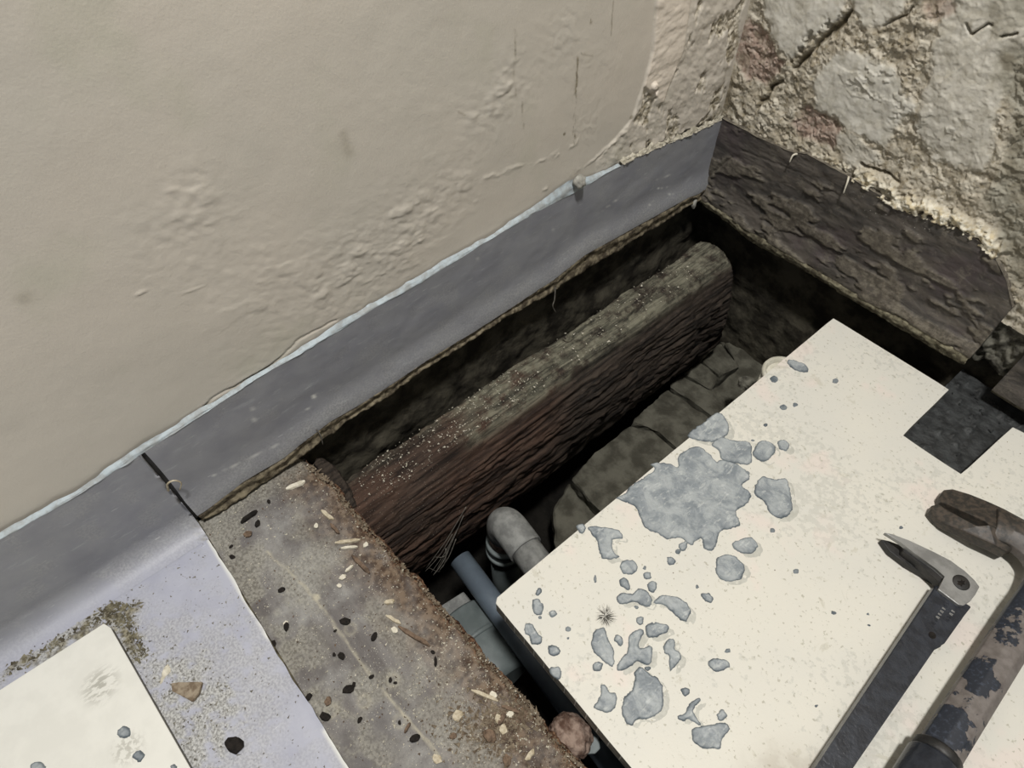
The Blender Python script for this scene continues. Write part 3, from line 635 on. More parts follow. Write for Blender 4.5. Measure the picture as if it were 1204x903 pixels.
# splintered lath at the joist's foot
def bar_between(name, a, b, w_, h_, mat, seed=0, **k):
    a, b = np.array(a, float), np.array(b, float); n = 24; d = (b - a) / np.linalg.norm(b - a); s_ = np.cross(d, [0, 0, 1]); s_ /= np.linalg.norm(s_); up = np.cross(s_, d)
    V = []; 
    for i in range(n):
        t = i / (n - 1); c = a + (b - a) * t; kk = 1 - .5 * sst(.8, 1, abs(2 * t - 1))
        for (p, q_) in ((-1, -1), (0, -1.1), (1, -1), (1.1, 0), (1, 1), (.2, 1.05), (-.4, .85), (-1, 1)):
            ww = w_ / 2 * kk * (1 + .25 * float(fbm(t * 9, p * 2, q_ * 2, seed))); hh = h_ / 2 * (1 + .25 * float(fbm(t * 9, p * 2 + 9, q_ * 2, seed)))
            V.append(c + s_ * p * ww + up * q_ * hh)
    F = [[i * 8 + j, i * 8 + (j + 1) % 8, (i + 1) * 8 + (j + 1) % 8, (i + 1) * 8 + j] for i in range(n - 1) for j in range(8)] + [list(range(8))[::-1], [(n - 1) * 8 + j for j in range(8)]]
    return mesh(name, V, F, mat, **k)
z0_ = {'red': [.0] * 192, 'top': [.7] * 192, 'speck': [0.] * 192}
bar_between('split_lath', at(843, 392, 2, -.215), at(775, 445, 2, -.235), .016, .012, MT['joist'], 5, loc=at(810, 420, 2, -.24), attrs=z0_, label='short split wooden lath lying along the foot of the rotten joist', cat='wood')
# tarred joist seen through the notch
tj = []
xx = np.linspace(.452, .64, 90); yy = np.linspace(-.66, .02, 220); Xg, Yg = np.meshgrid(xx, yy, indexing='ij')
bumps = sst(.50, .75, fbm(Xg * 130, Yg * 90, 0, 151, 3)) * .0038 + .0010 * fbm(Xg * 60, Yg * 60, 0, 152)
Zg = -.026 + bumps; P = np.stack([Xg, Yg, Zg], -1)
side = lambda x: np.array([[(x + .002 * float(fbm(y * 30, z * 40, 0, 153)), y, z) for y in yy[::4]] for z in (-.0265, -.05, -.09, -.13, -.16)])
V = [P.reshape(-1, 3)]; F = [gridF(90, 220)]; off = 90 * 220
for x, fl_ in ((.452, True), (.64, False)):
    s = side(x); V.append(s.reshape(-1, 3)); F.append(gridF(s.shape[0], s.shape[1], fl_) + off); off += s.shape[0] * s.shape[1]
mesh('tarred_joist', np.vstack(V), np.vstack(F), MT['bitumen'], loc=(.546, -.3, -.16), smooth=True, label='black tar-coated joist seen through the notch of the cream board', cat='joist')

# ---- pipes
pz1, pz2 = -.17, -.205
a, b = at(541, 657, 2, -.18), at(700, 872, 2, -.20)
d = (b - a) / np.linalg.norm(b - a); b2 = a + d * .75
t = empty('waste_pipe', a, label='long straight blue-grey plastic waste pipe with an open end by the joist', cat='pipe')
tubeobj('pipe', [a, a + d * .1, a + d * .3, b2], .0155, MT['pipe_blue'], t, 28)
tubeobj('pipe_bore', [a - d * .0006, a - d * .0003], .012, MT['tool_dark'], t, 24)
# elbow
e0 = at(592, 612, 2, -.125); e1 = at(650, 690, 2, -.125); dh = e1 - e0; dh[2] = 0; dh /= np.linalg.norm(dh)
t = empty('elbow_pipe', e0 - np.array([0, 0, .14]), label='dusty grey elbow pipe rising from a banded coupling beside the joist', cat='pipe')
arc = [e0 + np.array([0, 0, -.035]) , e0 + np.array([0, 0, -.02])] + [e0 + dh * .022 * (1 - math.cos(a_)) + np.array([0, 0, .022 * math.sin(a_) - .018]) for a_ in np.linspace(.1, math.pi / 2, 9)] + [e0 + dh * .045 + np.array([0, 0, .004]), e0 + dh * .052 + np.array([0, 0, .004])]
tubeobj('elbow', arc, .0235, MT['pipe_dust'], t, 32)
c0 = e0 + dh * .03 + np.array([0, 0, .004]); tubeobj('pipe', [c0, c0 + dh * .1, c0 + dh * .24], .0205, MT['pipe_dust'], t, 32)
cz0 = e0 + np.array([0, 0, -.03])
def ring(nm, z1_, z2_, r_, m_): tubeobj(nm, [cz0 + np.array([0, 0, z]) for z in (z1_, z1_ - .0015, z2_ + .0015, z2_)], [r_ * .94, r_, r_, r_ * .94], m_, t, 32)
ring('coupling', 0, -.032, .0215, MT['rust']); ring('coupling_ring', -.032, -.040, .0265, MT['pipe_grey']); ring('coupling', -.040, -.056, .0245, MT['pipe_dark']); ring('coupling_ring', -.056, -.064, .0275, MT['pipe_grey']); ring('coupling', -.064, -.085, .024, MT['pipe_dark']); ring('riser', -.085, -.26, .022, MT['pipe_grey'])
# grey blocks and trap
def block(nm, pts, z, h, m, parent=None, **k): return prism(nm, onz(pts, z), z - h, z, m, parent, .003, 2, **k)
c = at(546, 712, 2, -.2)
block('grey_block', [(518, 712), (545, 695), (563, 716), (535, 740)], -.24, .05, MT['pipe_dust'], loc=(c[0], c[1], -.29), label='small square grey block below the blue-grey pipe, close to the floorboard', cat='block')
block('pipe_block', [(534, 742), (566, 717), (586, 742), (556, 768)], -.28, .05, MT['pipe_blue'], loc=(.25, -.66, -.33), label='blue-grey block lower down between the small square block and the round trap', cat='block')
ca = at(600, 775, 2, -.20); ax_ = d * np.array([1, 1, 0]); ax_ /= np.linalg.norm(ax_)
t = empty('waste_trap', (ca[0], ca[1], -.34), label='large round grey plastic trap lying between floorboard edge and cream board', cat='pipe trap')
c1 = at(590, 800, 2, -.235); q0 = c1 - ax_ * .10; 
tubeobj('body', [q0, q0 + ax_ * .004, c1 - ax_ * .012, c1, c1 + ax_ * .006], [.040, .044, .044, .042, .036], MT['pipe_grey'], t, 40)
tubeobj('rim', [c1 - ax_ * .060, c1 - ax_ * .059, c1 - ax_ * .054, c1 - ax_ * .053], [.044, .0465, .0465, .044], MT['pipe_grey'], t, 40)
# rust crusted stub
c = at(671, 862, 2, -.02)
t = empty('rusty_stub', (c[0], c[1], -.10), label='rust-crusted round metal stub wedged between floorboard and cream board edge', cat='metal stub')
bm = bmesh.new(); bmesh.ops.create_icosphere(bm, subdivisions=5, radius=1); co = np.array([v.co[:] for v in bm.verts])
rr = np.hypot(co[:, 0], co[:, 1]); co[:, 2] = np.sign(co[:, 2]) * np.minimum(np.abs(co[:, 2]), .86)
co *= (1 + .13 * fbm(co[:, 0] * 3, co[:, 1] * 3, co[:, 2] * 3, 161, 5))[:, None]
V = co * np.array([.0225, .0225, .026]) + np.array([c[0], c[1], c[2] - .022]); F = [[v.index for v in f.verts] for f in bm.faces]; bm.free()
mesh('rusty_cap', V, F, MT['rust'], t, True)
tubeobj('stem', [(c[0], c[1], -.04), (c[0], c[1], -.16), (c[0], c[1], -.38)], .014, MT['rust'], t, 20)
pr = onz([(680, 862), (704, 866), (706, 880), (700, 886), (672, 888)], -.05); prism('mounting_plate', pr, -.056, -.05, MT['pipe_grey'], t, .0015, 2)
# white ringed fitting peeking out beyond the board
c = at(921, 438, 2, -.06)
t = empty('white_fitting', (c[0], c[1], -.25), label='round white plastic fitting peeking out past the far edge of the cream board', cat='pipe fitting')
tubeobj('body', [(c[0], c[1], -.25), (c[0], c[1], -.12), (c[0], c[1], -.065)], .0275, MT['white'], t, 32)
th = np.linspace(0, 2 * math.pi, 33)[:-1]; P = np.array([[(c[0] + r_ * math.cos(a_), c[1] + r_ * math.sin(a_), z_) for a_ in np.append(th, 0)] for r_, z_ in ((.0285, -.068), (.030, -.062), (.0285, -.058), (.024, -.058), (.022, -.066))])
grid('rim', P, MT['white'], True, parent=t)
c = at(884, 447, 2, -.15); rock('loose_stone', (c[0], c[1], -.17), .013, MT['mortar'], 7, .7, .4, 1.5, 3, loc=(c[0], c[1], -.17), label='smooth grey stone below the white fitting by the cream board edge', cat='stone')

# ================================================================== BOARDS
# old floorboard
redge = [(362, 541), (392, 566), (415, 596), (450, 636), (500, 688), (530, 722), (560, 757), (600, 800), (622, 822), (640, 845), (645, 858), (668, 880), (690, 903), (760, 985)]
q_ = np.array([at(x, y, 2, -.005) for x, y in redge]); o_ = np.argsort(q_[:, 0]); yr = lambda x: np.interp(x, q_[o_, 0], q_[o_, 1])
xx = np.concatenate([np.arange(.004, .56, .0022), np.linspace(.58, 1.28, 12)]); tt = np.concatenate([np.linspace(0, .86, 70), np.linspace(.87, 1, 20)])
Xg, T = np.meshgrid(xx, tt, indexing='ij'); yR = yr(Xg) + .0028 * fbm(Xg * 45, 0, 0, 171, 5) ; Yg = yb0 - .002 + (yR - yb0 + .002) * T
dR = yR - Yg
Zg = -.005 - .010 * (1 - sst(0, .008, dR)) - .0015 * (1 - sst(.0, .03, dR)) + .0007 * fbm(Xg * 12, Yg * 60, 0, 172) + .0012 * sst(.2, .7, fbm(Xg * 60, Yg * 60, 0, 173, 5)) * (1 - sst(.01, .05, dR)) 
def Bz(px, py): p = at(px, py, 2, -.005); return (p[0], p[1])
rotl = sst(.30, .42, Xg)
Zg += rotl * .0018 * fbm(Xg * 90, Yg * 90, 0, 174, 4) * sst(.10, .04, dR) - .0012 * crack([(560, 640), (575, 660)], .001, 0, .001, Xg, Yg, Bz)
line = crack([(313, 648), (348, 680), (372, 705), (400, 745), (435, 793), (479, 845), (520, 893)], .0013, 1, .001, Xg, Yg, Bz)
glue = sst(.4, .6, np.exp(-((Xg - Bz(372, 702)[0])**2 + (Yg - Bz(372, 702)[1])**2) / .0045**2))
rings = 0
for cxp, cyp in [(412, 740), (428, 825), (390, 836), (462, 800), (470, 848)]:
    bx, by = Bz(cxp, cyp); rr = np.hypot(Xg - bx, Yg - by); rings = rings + .35 * np.exp(-((rr - .0055) / .0018)**2)
pale_ = np.clip(.75 * line * sst(-.6, .1, fbm(Xg * 60, Yg * 60, 0, 175)) + glue + rings, 0, 1)
dust_ = np.clip(sst(.06, .015, Yg - yb0) * sst(-.5, .2, fbm(Xg * 50, Yg * 50, 0, 176)) + .9 * sst(.05, .005, Xg) + .7 * sst(.1, .5, fbm(Xg * 22, Yg * 22, 0, 177)) * sst(.02, .06, dR), 0, 1) * .75
rot_ = np.clip(sst(.075, .01, dR + .012 * fbm(Xg * 25, Yg * 25, 0, 178)) + .8 * rotl * sst(.11, .05, dR), 0, 1)
edge_ = sst(.011, .004, dR + .002 * fbm(Xg * 90, Yg * 90, 0, 179))
Zg -= .0006 * line
P = np.stack([Xg, Yg, Zg], -1)
sk = []
for z_, in_ in ((-.010, 0), (-.018, .0008), (-.026, .002)): sk.append(np.stack([xx, yr(xx) + .0028 * fbm(xx * 45, 0 * xx, 0, 171, 5) - in_ + .001 * fbm(xx * 150, z_ * 300, 0, 180), np.full_like(xx, z_)], -1))
S_ = np.stack([P[:, -1]] + sk, 1); nu = len(xx); V = np.vstack([P.reshape(-1, 3), S_.reshape(-1, 3)])
F = np.vstack([gridF(nu, len(tt)), gridF(nu, 4) + nu * len(tt)])
ze = np.zeros((nu, 4)); oe = np.ones((nu, 4)); cat_ = lambda a_, b_: np.concatenate([a_.ravel(), b_.ravel()])
nb = len(V); V = np.vstack([V, [[.004, yb0 - .002, -.026], [.004, float(yR[0, 0]), -.026], [.004, yb0 - .002, -.005], [.004, float(yR[0, 0]), -.012]]]); F = [list(f) for f in F] + [[nb, nb + 1, nb + 3, nb + 2]]
ap = lambda a_: np.append(a_, [0, 0, 0, 0])
mesh('floorboard', V, F, MT['board'], loc=(.3, -.79, -.026), smooth=True, label='dusty old wooden floorboard with rotten brown edge beside the hole', cat='floorboard',
     attrs=dict(pale=ap(cat_(pale_, ze)), dust=ap(cat_(dust_, ze)), rot=ap(cat_(rot_, oe)), edge=ap(cat_(edge_, oe))))
# dark wedge of timber between board corner and joist
prism('timber_packer', [at(x, y, 2, -.02)[:2] for x, y in [(366, 545), (374, 536), (392, 544), (400, 560), (420, 590), (410, 596)]], -.075, -.022, MT['joist'], None, .003, 1, cuts=4, rough=.005, loc=(.04, -.71, -.075), label='dark dirty timber packer under the inner corner of the floorboard', cat='wood')

# cream board with notch, zero level
sh = empty('floor_board', (.6, -.4, -.022), label='large cream faced chipboard panel with cut notch and grey splashes, carrying two pry bars', cat='board')
pts = [at(x, y, 2, 0)[:2] for x, y in [(580, 706), (980, 374), (1116, 458), (1061, 512), (1130, 558), (1191, 502)]]
p6 = at(1204, 509, 2, 0)[:2]; dirx = (p6 - pts[5]) / np.linalg.norm(p6 - pts[5]); pe = pts[5] + dirx * .42; pf = np.array([pe[0], pts[0][1] - .004])
outline = [pts[0] + np.array([.004, .0]), pts[0] + np.array([0, .005])] + pts[1:] + [pe, pf]
def notch_rag(P):
    out = []
    for i in range(len(P)):
        a_, b_ = np.array(P[i]), np.array(P[(i + 1) % len(P)]); L_ = np.linalg.norm(b_ - a_); n = max(1, int(L_ / .015)); nr = np.array([-(b_ - a_)[1], (b_ - a_)[0]]) / (L_ + 1e-9)
        for k_ in range(n): out.append(a_ + (b_ - a_) * k_ / n + nr * (.00025 * float(fbm(k_ * .4, i * 7, 0, 191)) if k_ else 0))
    return out
prism('panel', notch_rag(outline), -.022, 0, MT['sheet'], sh, .0006, 1, sidemat=MT['core'])
MT['core2'] = MT['core']

# grey splashes on the board
BL = [
 # large spill
 [(724, 586), (735, 580), (742, 571), (758, 561), (770, 552), (765, 545), (785, 545), (797, 549), (797, 537), (808, 529), (822, 525), (835, 535), (842, 543), (848, 541), (868, 546), (882, 561), (873, 571), (883, 580), (879, 592), (866, 602), (870, 617), (858, 622), (848, 624), (843, 637), (838, 647), (828, 645), (824, 633), (812, 641), (800, 632), (784, 634), (773, 627), (758, 620), (752, 606), (744, 594)],
 [(808, 512), (828, 496), (844, 485), (855, 496), (856, 510), (842, 519), (826, 519)],
 [(836, 523), (847, 514), (862, 518), (881, 520), (884, 532), (882, 546), (862, 544), (848, 540), (845, 530)],
 [(885, 532), (893, 519), (906, 520), (912, 530), (904, 540), (896, 543), (888, 538)], [(914, 520), (921, 517), (928, 523), (925, 530), (917, 528)],
 [(887, 573), (896, 561), (912, 564), (925, 563), (930, 585), (932, 600), (918, 610), (905, 603), (898, 590), (888, 582)],
 [(841, 668), (844, 655), (856, 652), (869, 658), (876, 668), (871, 680), (858, 684), (846, 680)],
 [(860, 640), (874, 633), (884, 632), (891, 642), (884, 651), (870, 650)],
 [(691, 620), (705, 619), (728, 624), (732, 633), (720, 635), (722, 650), (728, 655), (715, 658), (706, 654), (702, 636), (694, 626)],
 [(729, 664), (738, 658), (748, 661), (749, 671), (740, 676), (731, 673)], [(756, 674), (764, 673), (766, 680), (758, 681)],
 [(728, 682), (735, 679), (742, 690), (738, 694), (730, 689)], [(762, 685), (771, 684), (772, 694), (765, 697), (761, 691)],
 [(725, 702), (732, 697), (742, 698), (752, 692), (763, 697), (767, 707), (760, 714), (745, 708), (733, 711), (726, 708)],
 [(768, 707), (777, 700), (790, 700), (803, 706), (812, 717), (808, 730), (798, 728), (788, 718), (778, 711), (770, 710)],
 [(784, 656), (790, 655), (795, 660), (791, 665), (785, 663)], [(798, 640), (808, 637), (806, 648), (800, 647)],
 [(760, 735), (770, 732), (785, 735), (786, 742), (775, 748), (762, 750), (759, 742)], [(748, 726), (755, 725), (756, 733), (749, 733)],
 [(722, 748), (728, 746), (733, 753), (730, 759), (724, 756)], [(695, 755), (700, 741), (712, 740), (715, 752), (722, 765), (721, 784), (710, 778), (699, 767)],
 [(725, 786), (730, 775), (738, 765), (739, 749), (750, 740), (757, 743), (751, 757), (754, 762), (765, 759), (767, 772), (762, 782), (750, 778), (740, 785), (730, 789)],
 [(780, 758), (787, 751), (794, 753), (794, 763), (801, 770), (797, 780), (788, 789), (786, 772), (780, 766)],
 [(697, 782), (703, 777), (709, 781), (706, 789), (699, 789)], [(742, 812), (746, 800), (746, 790), (755, 784), (765, 793), (775, 798), (780, 815), (778, 835), (762, 846), (750, 845), (742, 853), (732, 843), (733, 822)],
 [(705, 818), (706, 805), (712, 805), (717, 813), (725, 816), (724, 830), (714, 838), (705, 835), (698, 832)],
 [(797, 840), (805, 838), (812, 825), (822, 820), (823, 826), (815, 835), (823, 850), (820, 853), (810, 845), (803, 848), (797, 845)],
 [(626, 706), (634, 705), (639, 715), (635, 723), (628, 721)], [(645, 720), (652, 718), (655, 723), (648, 726)],
 [(617, 735), (626, 733), (631, 742), (638, 750), (634, 757), (624, 757), (622, 748), (617, 744)], [(645, 760), (654, 759), (659, 766), (654, 772), (646, 770)],
 [(631, 693), (636, 692), (636, 698), (630, 701)], [(925, 425), (930, 423), (945, 428), (951, 435), (945, 438), (932, 434)], [(698, 678), (701, 676), (702, 684), (699, 685)],
 [(824, 699), (832, 697), (839, 703), (836, 708), (828, 706)], [(814, 870), (816, 856), (834, 852), (850, 850), (858, 856), (850, 868), (846, 880), (828, 880)], [(842, 840), (850, 834), (855, 842), (848, 848)],
 [(646, 786), (656, 784), (661, 793), (656, 799), (649, 795)], [(678, 619), (686, 616), (689, 622), (683, 627)], [(800, 812), (806, 808), (811, 813), (806, 819)], [(834, 776), (852, 775), (858, 784), (846, 790), (835, 786)]]
small = [(910, 446, 4), (921, 479, 3.5), (935, 476, 2.5), (982, 448, 3), (900, 500, 2), (878, 557, 3), (908, 624, 2.5), (936, 672, 3.2), (855, 765, 3), (668, 739, 3), (885, 518, 1.6), (1059, 620, 2), (758, 668, 2), (668, 750, 1.5), (980, 721, 2.5), (797, 648, 3), (820, 690, 2), (1020, 722, 1.6), (1022, 735, 1.4), (960, 830, 2), (748, 714, 2), (762, 786, 3), (635, 726, 2)]
def splash(pts, h, seed, per=4, z=0.0, st=.0008):
    P = catmull(np.array(onz(pts, z)), per); lo, hi = P.min(0) - .002, P.max(0) + .002
    st = max(min(st, (hi - lo).min() / 12), .00035)
    gx, gy = np.arange(lo[0], hi[0], st), np.arange(lo[1], hi[1], st); GX, GY = np.meshgrid(gx, gy, indexing='ij')
    jx, jy = .0009 * fbm(GX * 260, GY * 260, seed, 201), .0009 * fbm(GX * 260, GY * 260, seed + 5, 202); PL = [tuple(p) for p in P]
    sd = sdpoly(GX + jx, GY + jy, PL); ax_, ay_ = np.gradient(sd, st)
    m = np.clip(-sd, 0, st * 1.5); GX2, GY2 = GX + ax_ * m, GY + ay_ * m
    e = np.clip(sd / .0014, 0, 1); rimw = sst(.0026, .0006, sd)
    relief = .55 * fbm(GX * 90, GY * 90, seed, 203, 5) + .35 * fbm(GX * 300, GY * 300, seed, 204, 3)
    hz = h * (np.sqrt(e) * (1 + .25 * sst(.0030, .0012, sd)) + relief * e * .5)
    keep = (sd > 0); cell = keep[:-1, :-1] | keep[1:, :-1] | keep[:-1, 1:] | keep[1:, 1:]
    nv = len(gy); idx = (np.arange(len(gx) - 1)[:, None] * nv + np.arange(nv - 1)[None, :])[cell]
    F = np.stack([idx, idx + nv, idx + nv + 1, idx + 1], -1); V = np.stack([GX2, GY2, z - .0002 + hz * (sd > 0)], -1).reshape(-1, 3)
    u_, inv = np.unique(F, return_inverse=True); F = inv.reshape(F.shape)
    return V[u_], F, rimw.ravel()[u_]
for i, pts_ in enumerate(BL):
    V, F, R_ = splash(pts_, .0013 if i == 0 else .0015, i)
    o = mesh('grey_splash', V, F, MT['blob'], sh, True, attrs=dict(rim=R_))
for i, (x, y, r_) in enumerate(small):
    V, F, R_ = splash([(x + r_ * 1.25 * math.cos(a_), y + r_ * math.sin(a_)) for a_ in np.arange(7) / 7 * 6.283], .0011, i + 60, 3)
    mesh('dark_spot', V, F, MT['blob'], sh, True, attrs=dict(rim=[1.0] * len(R_)))
for i in (1, 3, 4, 5, 6, 7, 8, 14, 17, 22, 24, 26, 21, 13):
    V, F, R_ = splash([(x + 7, y + 5) for x, y in BL[i]], .00022, i + 120)
    mesh('pale_stain', V, F, MT['stain'], sh, True)
# mould star on the board: tiny hairs
V, F = [], []
c = at(712, 724, 2, 0)
for i in range(170):
    a_ = random.uniform(0, 6.283); r0, r1 = random.uniform(0, .007), random.uniform(.005, .0135); wd = .00016
    p_, q2 = np.array([c[0] + r0 * math.cos(a_), c[1] + r0 * math.sin(a_), .0003]), np.array([c[0] + r1 * math.cos(a_ + .1), c[1] + r1 * math.sin(a_ + .1), .0005]); s_ = np.array([-math.sin(a_), math.cos(a_), 0]) * wd
    k_ = len(V); V += [p_ - s_, p_ + s_, q2, p_ + np.array([0, 0, .0004])]; F += [[k_, k_ + 1, k_ + 2], [k_ + 1, k_ + 3, k_ + 2], [k_ + 3, k_, k_ + 2]]
mesh('mould_star', V, F, MT['web'], sh, kind='stuff')

# white panel lying on the vinyl
wp = empty('board_offcut', (.1, -1.05, .0), label='thin white panel offcut lying on the lavender vinyl in front of the skirting', cat='panel')
q2 = [at(x, y, 2, .0085)[:2] for x, y in [(122, 733), (130, 738), (222, 900)]]; dd = (q2[2] - q2[1]) / np.linalg.norm(q2[2] - q2[1]); l2 = at(0, 811, 2, .0085)[:2]; de = (l2 - q2[0]) / np.linalg.norm(l2 - q2[0])
O = [q2[0], q2[1], q2[1] + dd * .42, q2[1] + dd * .42 + de * .5, q2[0] + de * .5]
prism('panel', O, .001, .0085, MT['sheet2'], wp, .0007, 2, sidemat=MT['panel_edge'])
for i, (x, y, r_) in enumerate([(146, 861, 8), (163, 889, 7), (45, 903, 9), (204, 903, 4)]):
    V, F, R_ = splash([(x + r_ * math.cos(a_), y + r_ * .9 * math.sin(a_)) for a_ in np.arange(8) / 8 * 6.283], .0016, i + 90, 3, .0085)
    mesh('grey_splash', V, F, MT['blob'], wp, True, attrs=dict(rim=R_))

# ================================================================== TOOLS
# folding nail puller: point on a raised level of the tool seen at px
def tz_(pts, z): return onz(pts, z)
np_ = empty('nail_puller', (*at(1045, 780, 2, 0)[:2], 0), label='folding nail puller with black enamel handle and silver pivoting claw head', cat='pry bar')
zt_ = .021
hpts = tz_([(1101, 687), (1143, 713), (1131, 728), (1111, 757), (1104, 758), (1096, 762), (1003, 903), (960, 970), (913, 975), (962, 897)], zt_)
prism('handle', hpts, .004, zt_, MT['tool_black'], np_, .0022, 3)
p_ = at(1096, 747, 2, zt_); tubeobj('handle_hole', [p_ + np.array([0, 0, -.0004]), p_ + np.array([0, 0, .0006])], [.0034, .0034], MT['chip_black'], np_, 20)
# stamped marks: two short rows of raised strokes
ua = at(1096, 735, 2, zt_); ub = at(1115, 708, 2, zt_); du_ = (ub - ua); Lm = np.linalg.norm(du_); du_ /= Lm; sv = np.cross([0, 0, 1], du_)
k_ = 0
for row, n_, off_ in ((0, 8, 0.0), (1, 4, -.0075)):
    for i in range(n_):
        c = ua + du_ * (Lm * (i + .5 + (3 if row else 0)) / 8) + sv * (-off_) * -1
        for j in range(2):
            w1 = .0004; a_, b_ = c + sv * .0016 + du_ * (.0010 * j), c - sv * .0016 + du_ * (.0010 * j + (.0006 if (i + j) % 2 else 0))
            V = [a_ - du_ * w1, a_ + du_ * w1, b_ + du_ * w1, b_ - du_ * w1]; V = V + [v + np.array([0, 0, .0004]) for v in V]
            mesh('stamped_stroke', V, [[4, 7, 6, 5], [0, 1, 5, 4], [1, 2, 6, 5], [2, 3, 7, 6], [3, 0, 4, 7]], MT['steel'] if (i in (2, 3, 4, 5)) else MT['tool_black'], np_)
# head: upper cheek and darker web below it, tip split by a slot
cheek = [(1040, 626), (1050, 628), (1068, 635), (1096, 648), (1118, 659), (1134, 671), (1146, 682), (1152, 690), (1147, 699), (1141, 707), (1133, 712), (1127, 711), (1103, 693), (1112, 678), (1101, 668), (1076, 651), (1058, 637)]
prism('claw_cheek', tz_(cheek, .025), .0195, .025, MT['steel'], np_, .0008, 2)
web = [(1062, 641), (1080, 650), (1100, 662), (1118, 665), (1140, 690), (1130, 705), (1118, 700), (1100, 680), (1078, 660), (1062, 648)]
low = [(1036, 634), (1046, 636), (1064, 643), (1092, 658), (1116, 668), (1134, 680), (1142, 692), (1138, 704), (1126, 708), (1105, 694), (1108, 686), (1092, 678), (1066, 663), (1046, 648)]
prism('claw_web', tz_(web, .02), .009, .0197, MT['tool_dark'], np_, .0006, 1)
prism('lower_claw', tz_(low, .010), .0006, .0100, MT['tool_dark'], np_, .0009, 2)
p_ = at(1130, 685, 2, .025); tubeobj('pivot_pin', [p_ + np.array([0, 0, z]) for z in (-.001, .0006, .0010, .0010)], [.0082, .0082, .0074, .0068], MT['tool_dark'], np_, 28)
V, F, R_ = splash([(1130 + (5.5 if i % 2 else 3.0) * math.cos(i * math.pi / 6), 685 + (5.0 if i % 2 else 2.8) * math.sin(i * math.pi / 6)) for i in range(12)], .0005, 5, 2, .0262)
mesh('pin_socket', V, F, MT['chip_black'], np_, True)

# gooseneck wrecking bar
wb = empty('wrecking_bar', (*at(1150, 760, 2, 0)[:2], 0), label='heavy gooseneck wrecking bar with split claw and chipped black paint, nearest the edge', cat='pry bar')
zc = .028
path_px = [(1168, 616), (1186, 624), (1201, 634), (1219, 650), (1230, 672), (1224, 697), (1206, 724), (1180, 765), (1147, 817), (1113, 871), (1104, 886)]
path = catmull(np.array([at(x, y, 2, zc) for x, y in path_px]), 6, False)
path = np.vstack([path, [at(1104, 886, 2, zc)]])
n = len(path); tl = np.linspace(0, 1, n)
wdt = np.interp(tl, [0, .06, .2, .4, 1], [.0195, .0195, .0175, .0165, .0165]); hgt = np.interp(tl, [0, .1, .3, 1], [.0085, .010, .0135, .0135])
T = np.gradient(path, axis=0); T /= np.linalg.norm(T, axis=1)[:, None]
oct_ = [(-1, -.55), (-.7, -1), (.7, -1), (1, -.55), (1, .25), (.25, 1), (-.55, 1), (-1, .55)]
V, at1, at2 = [], [], []
for i in range(n):
    s_ = np.cross(T[i], [0, 0, 1]); s_ /= np.linalg.norm(s_)
    for (a_, b_) in oct_:
        V.append(path[i] + s_ * a_ * wdt[i] + np.array([0, 0, b_ * hgt[i]])); at1.append(0.30 * sst(.42, .5, tl[i]) + (.10 if a_ > 0 else -.05) ); at2.append(float(sst(.35, .1, tl[i])))
F = [[i * 8 + j, (i + 1) * 8 + j, (i + 1) * 8 + (j + 1) % 8, i * 8 + (j + 1) % 8] for i in range(n - 1) for j in range(8)] + [list(range(8)), [(n - 1) * 8 + j for j in range(8)][::-1]]
bm = bmesh.new(); la = bm.verts.layers.float.new('paint'); lb = bm.verts.layers.float.new('rust'); vs = [bm.verts.new(v) for v in V]
for v, p1_, p2_ in zip(vs, at1, at2): v[la] = p1_; v[lb] = p2_
for f in F: bm.faces.new([vs[k] for k in f])
bmesh.ops.recalc_face_normals(bm, faces=bm.faces)
bmesh.ops.bevel(bm, geom=[e for e in bm.edges if len(e.link_faces) == 2 and e.calc_face_angle(0) > .5], offset=.0012, segments=2, affect='EDGES', profile=.5)
A1 = [v[la] for v in bm.verts]; A2 = [v[lb] for v in bm.verts]
frombm('bar', bm, MT['bar'], wb, True, attrs=dict(paint=A1, rust=A2))
# claw: two prongs, built flat then tapering down to the board
def prong(pts_top, zt1, zt2, tipn):
    P = np.array(onz(pts_top, zc)); m = len(P); x0 = path[0][:2]
    dd_ = np.hypot(*(P - x0).T); mx = dd_.max(); P = np.array([at(x, y, 2, zc + .008 - (zc - .004) * (q_ / mx)**1.3)[:2] for (x, y), q_ in zip(pts_top, dd_)]); top = zt1 + (zt2 - zt1) * (dd_ / mx)**1.3; bot_ = top - .016 + .005 * (dd_ / mx)**2; bot_ = np.maximum(bot_, .0006)
    A = np.sum(P[:, 0] * np.roll(P[:, 1], -1) - np.roll(P[:, 0], -1) * P[:, 1]); 
    if A < 0: P, top, bot_ = P[::-1], top[::-1], bot_[::-1]
    bm = bmesh.new(); hi = [bm.verts.new((*p, z)) for p, z in zip(P, top)]; lo = [bm.verts.new((*p, z)) for p, z in zip(P, bot_)]
    bm.faces.new(hi); bm.faces.new(lo[::-1])
    for i in range(m): bm.faces.new((lo[i], lo[(i + 1) % m], hi[(i + 1) % m], hi[i]))
    bmesh.ops.triangulate(bm, faces=[f for f in bm.faces if len(f.verts) > 4])
    bmesh.ops.bevel(bm, geom=[e for e in bm.edges if len(e.link_faces) == 2 and e.calc_face_angle(0) > .9], offset=.0016, segments=2, affect='EDGES', profile=.6)
    nv = len(bm.verts); frombm('claw_prong', bm, MT['bar'], wb, False, attrs=dict(paint=[0.] * nv, rust=[1.] * nv))
prong([(1206, 612), (1180, 598), (1160, 589), (1140, 581), (1120, 575), (1110, 576), (1104, 584), (1106, 590), (1118, 595), (1140, 605), (1158, 613), (1163, 617), (1172, 621), (1190, 626), (1206, 632)], .0365, .0125, 0)
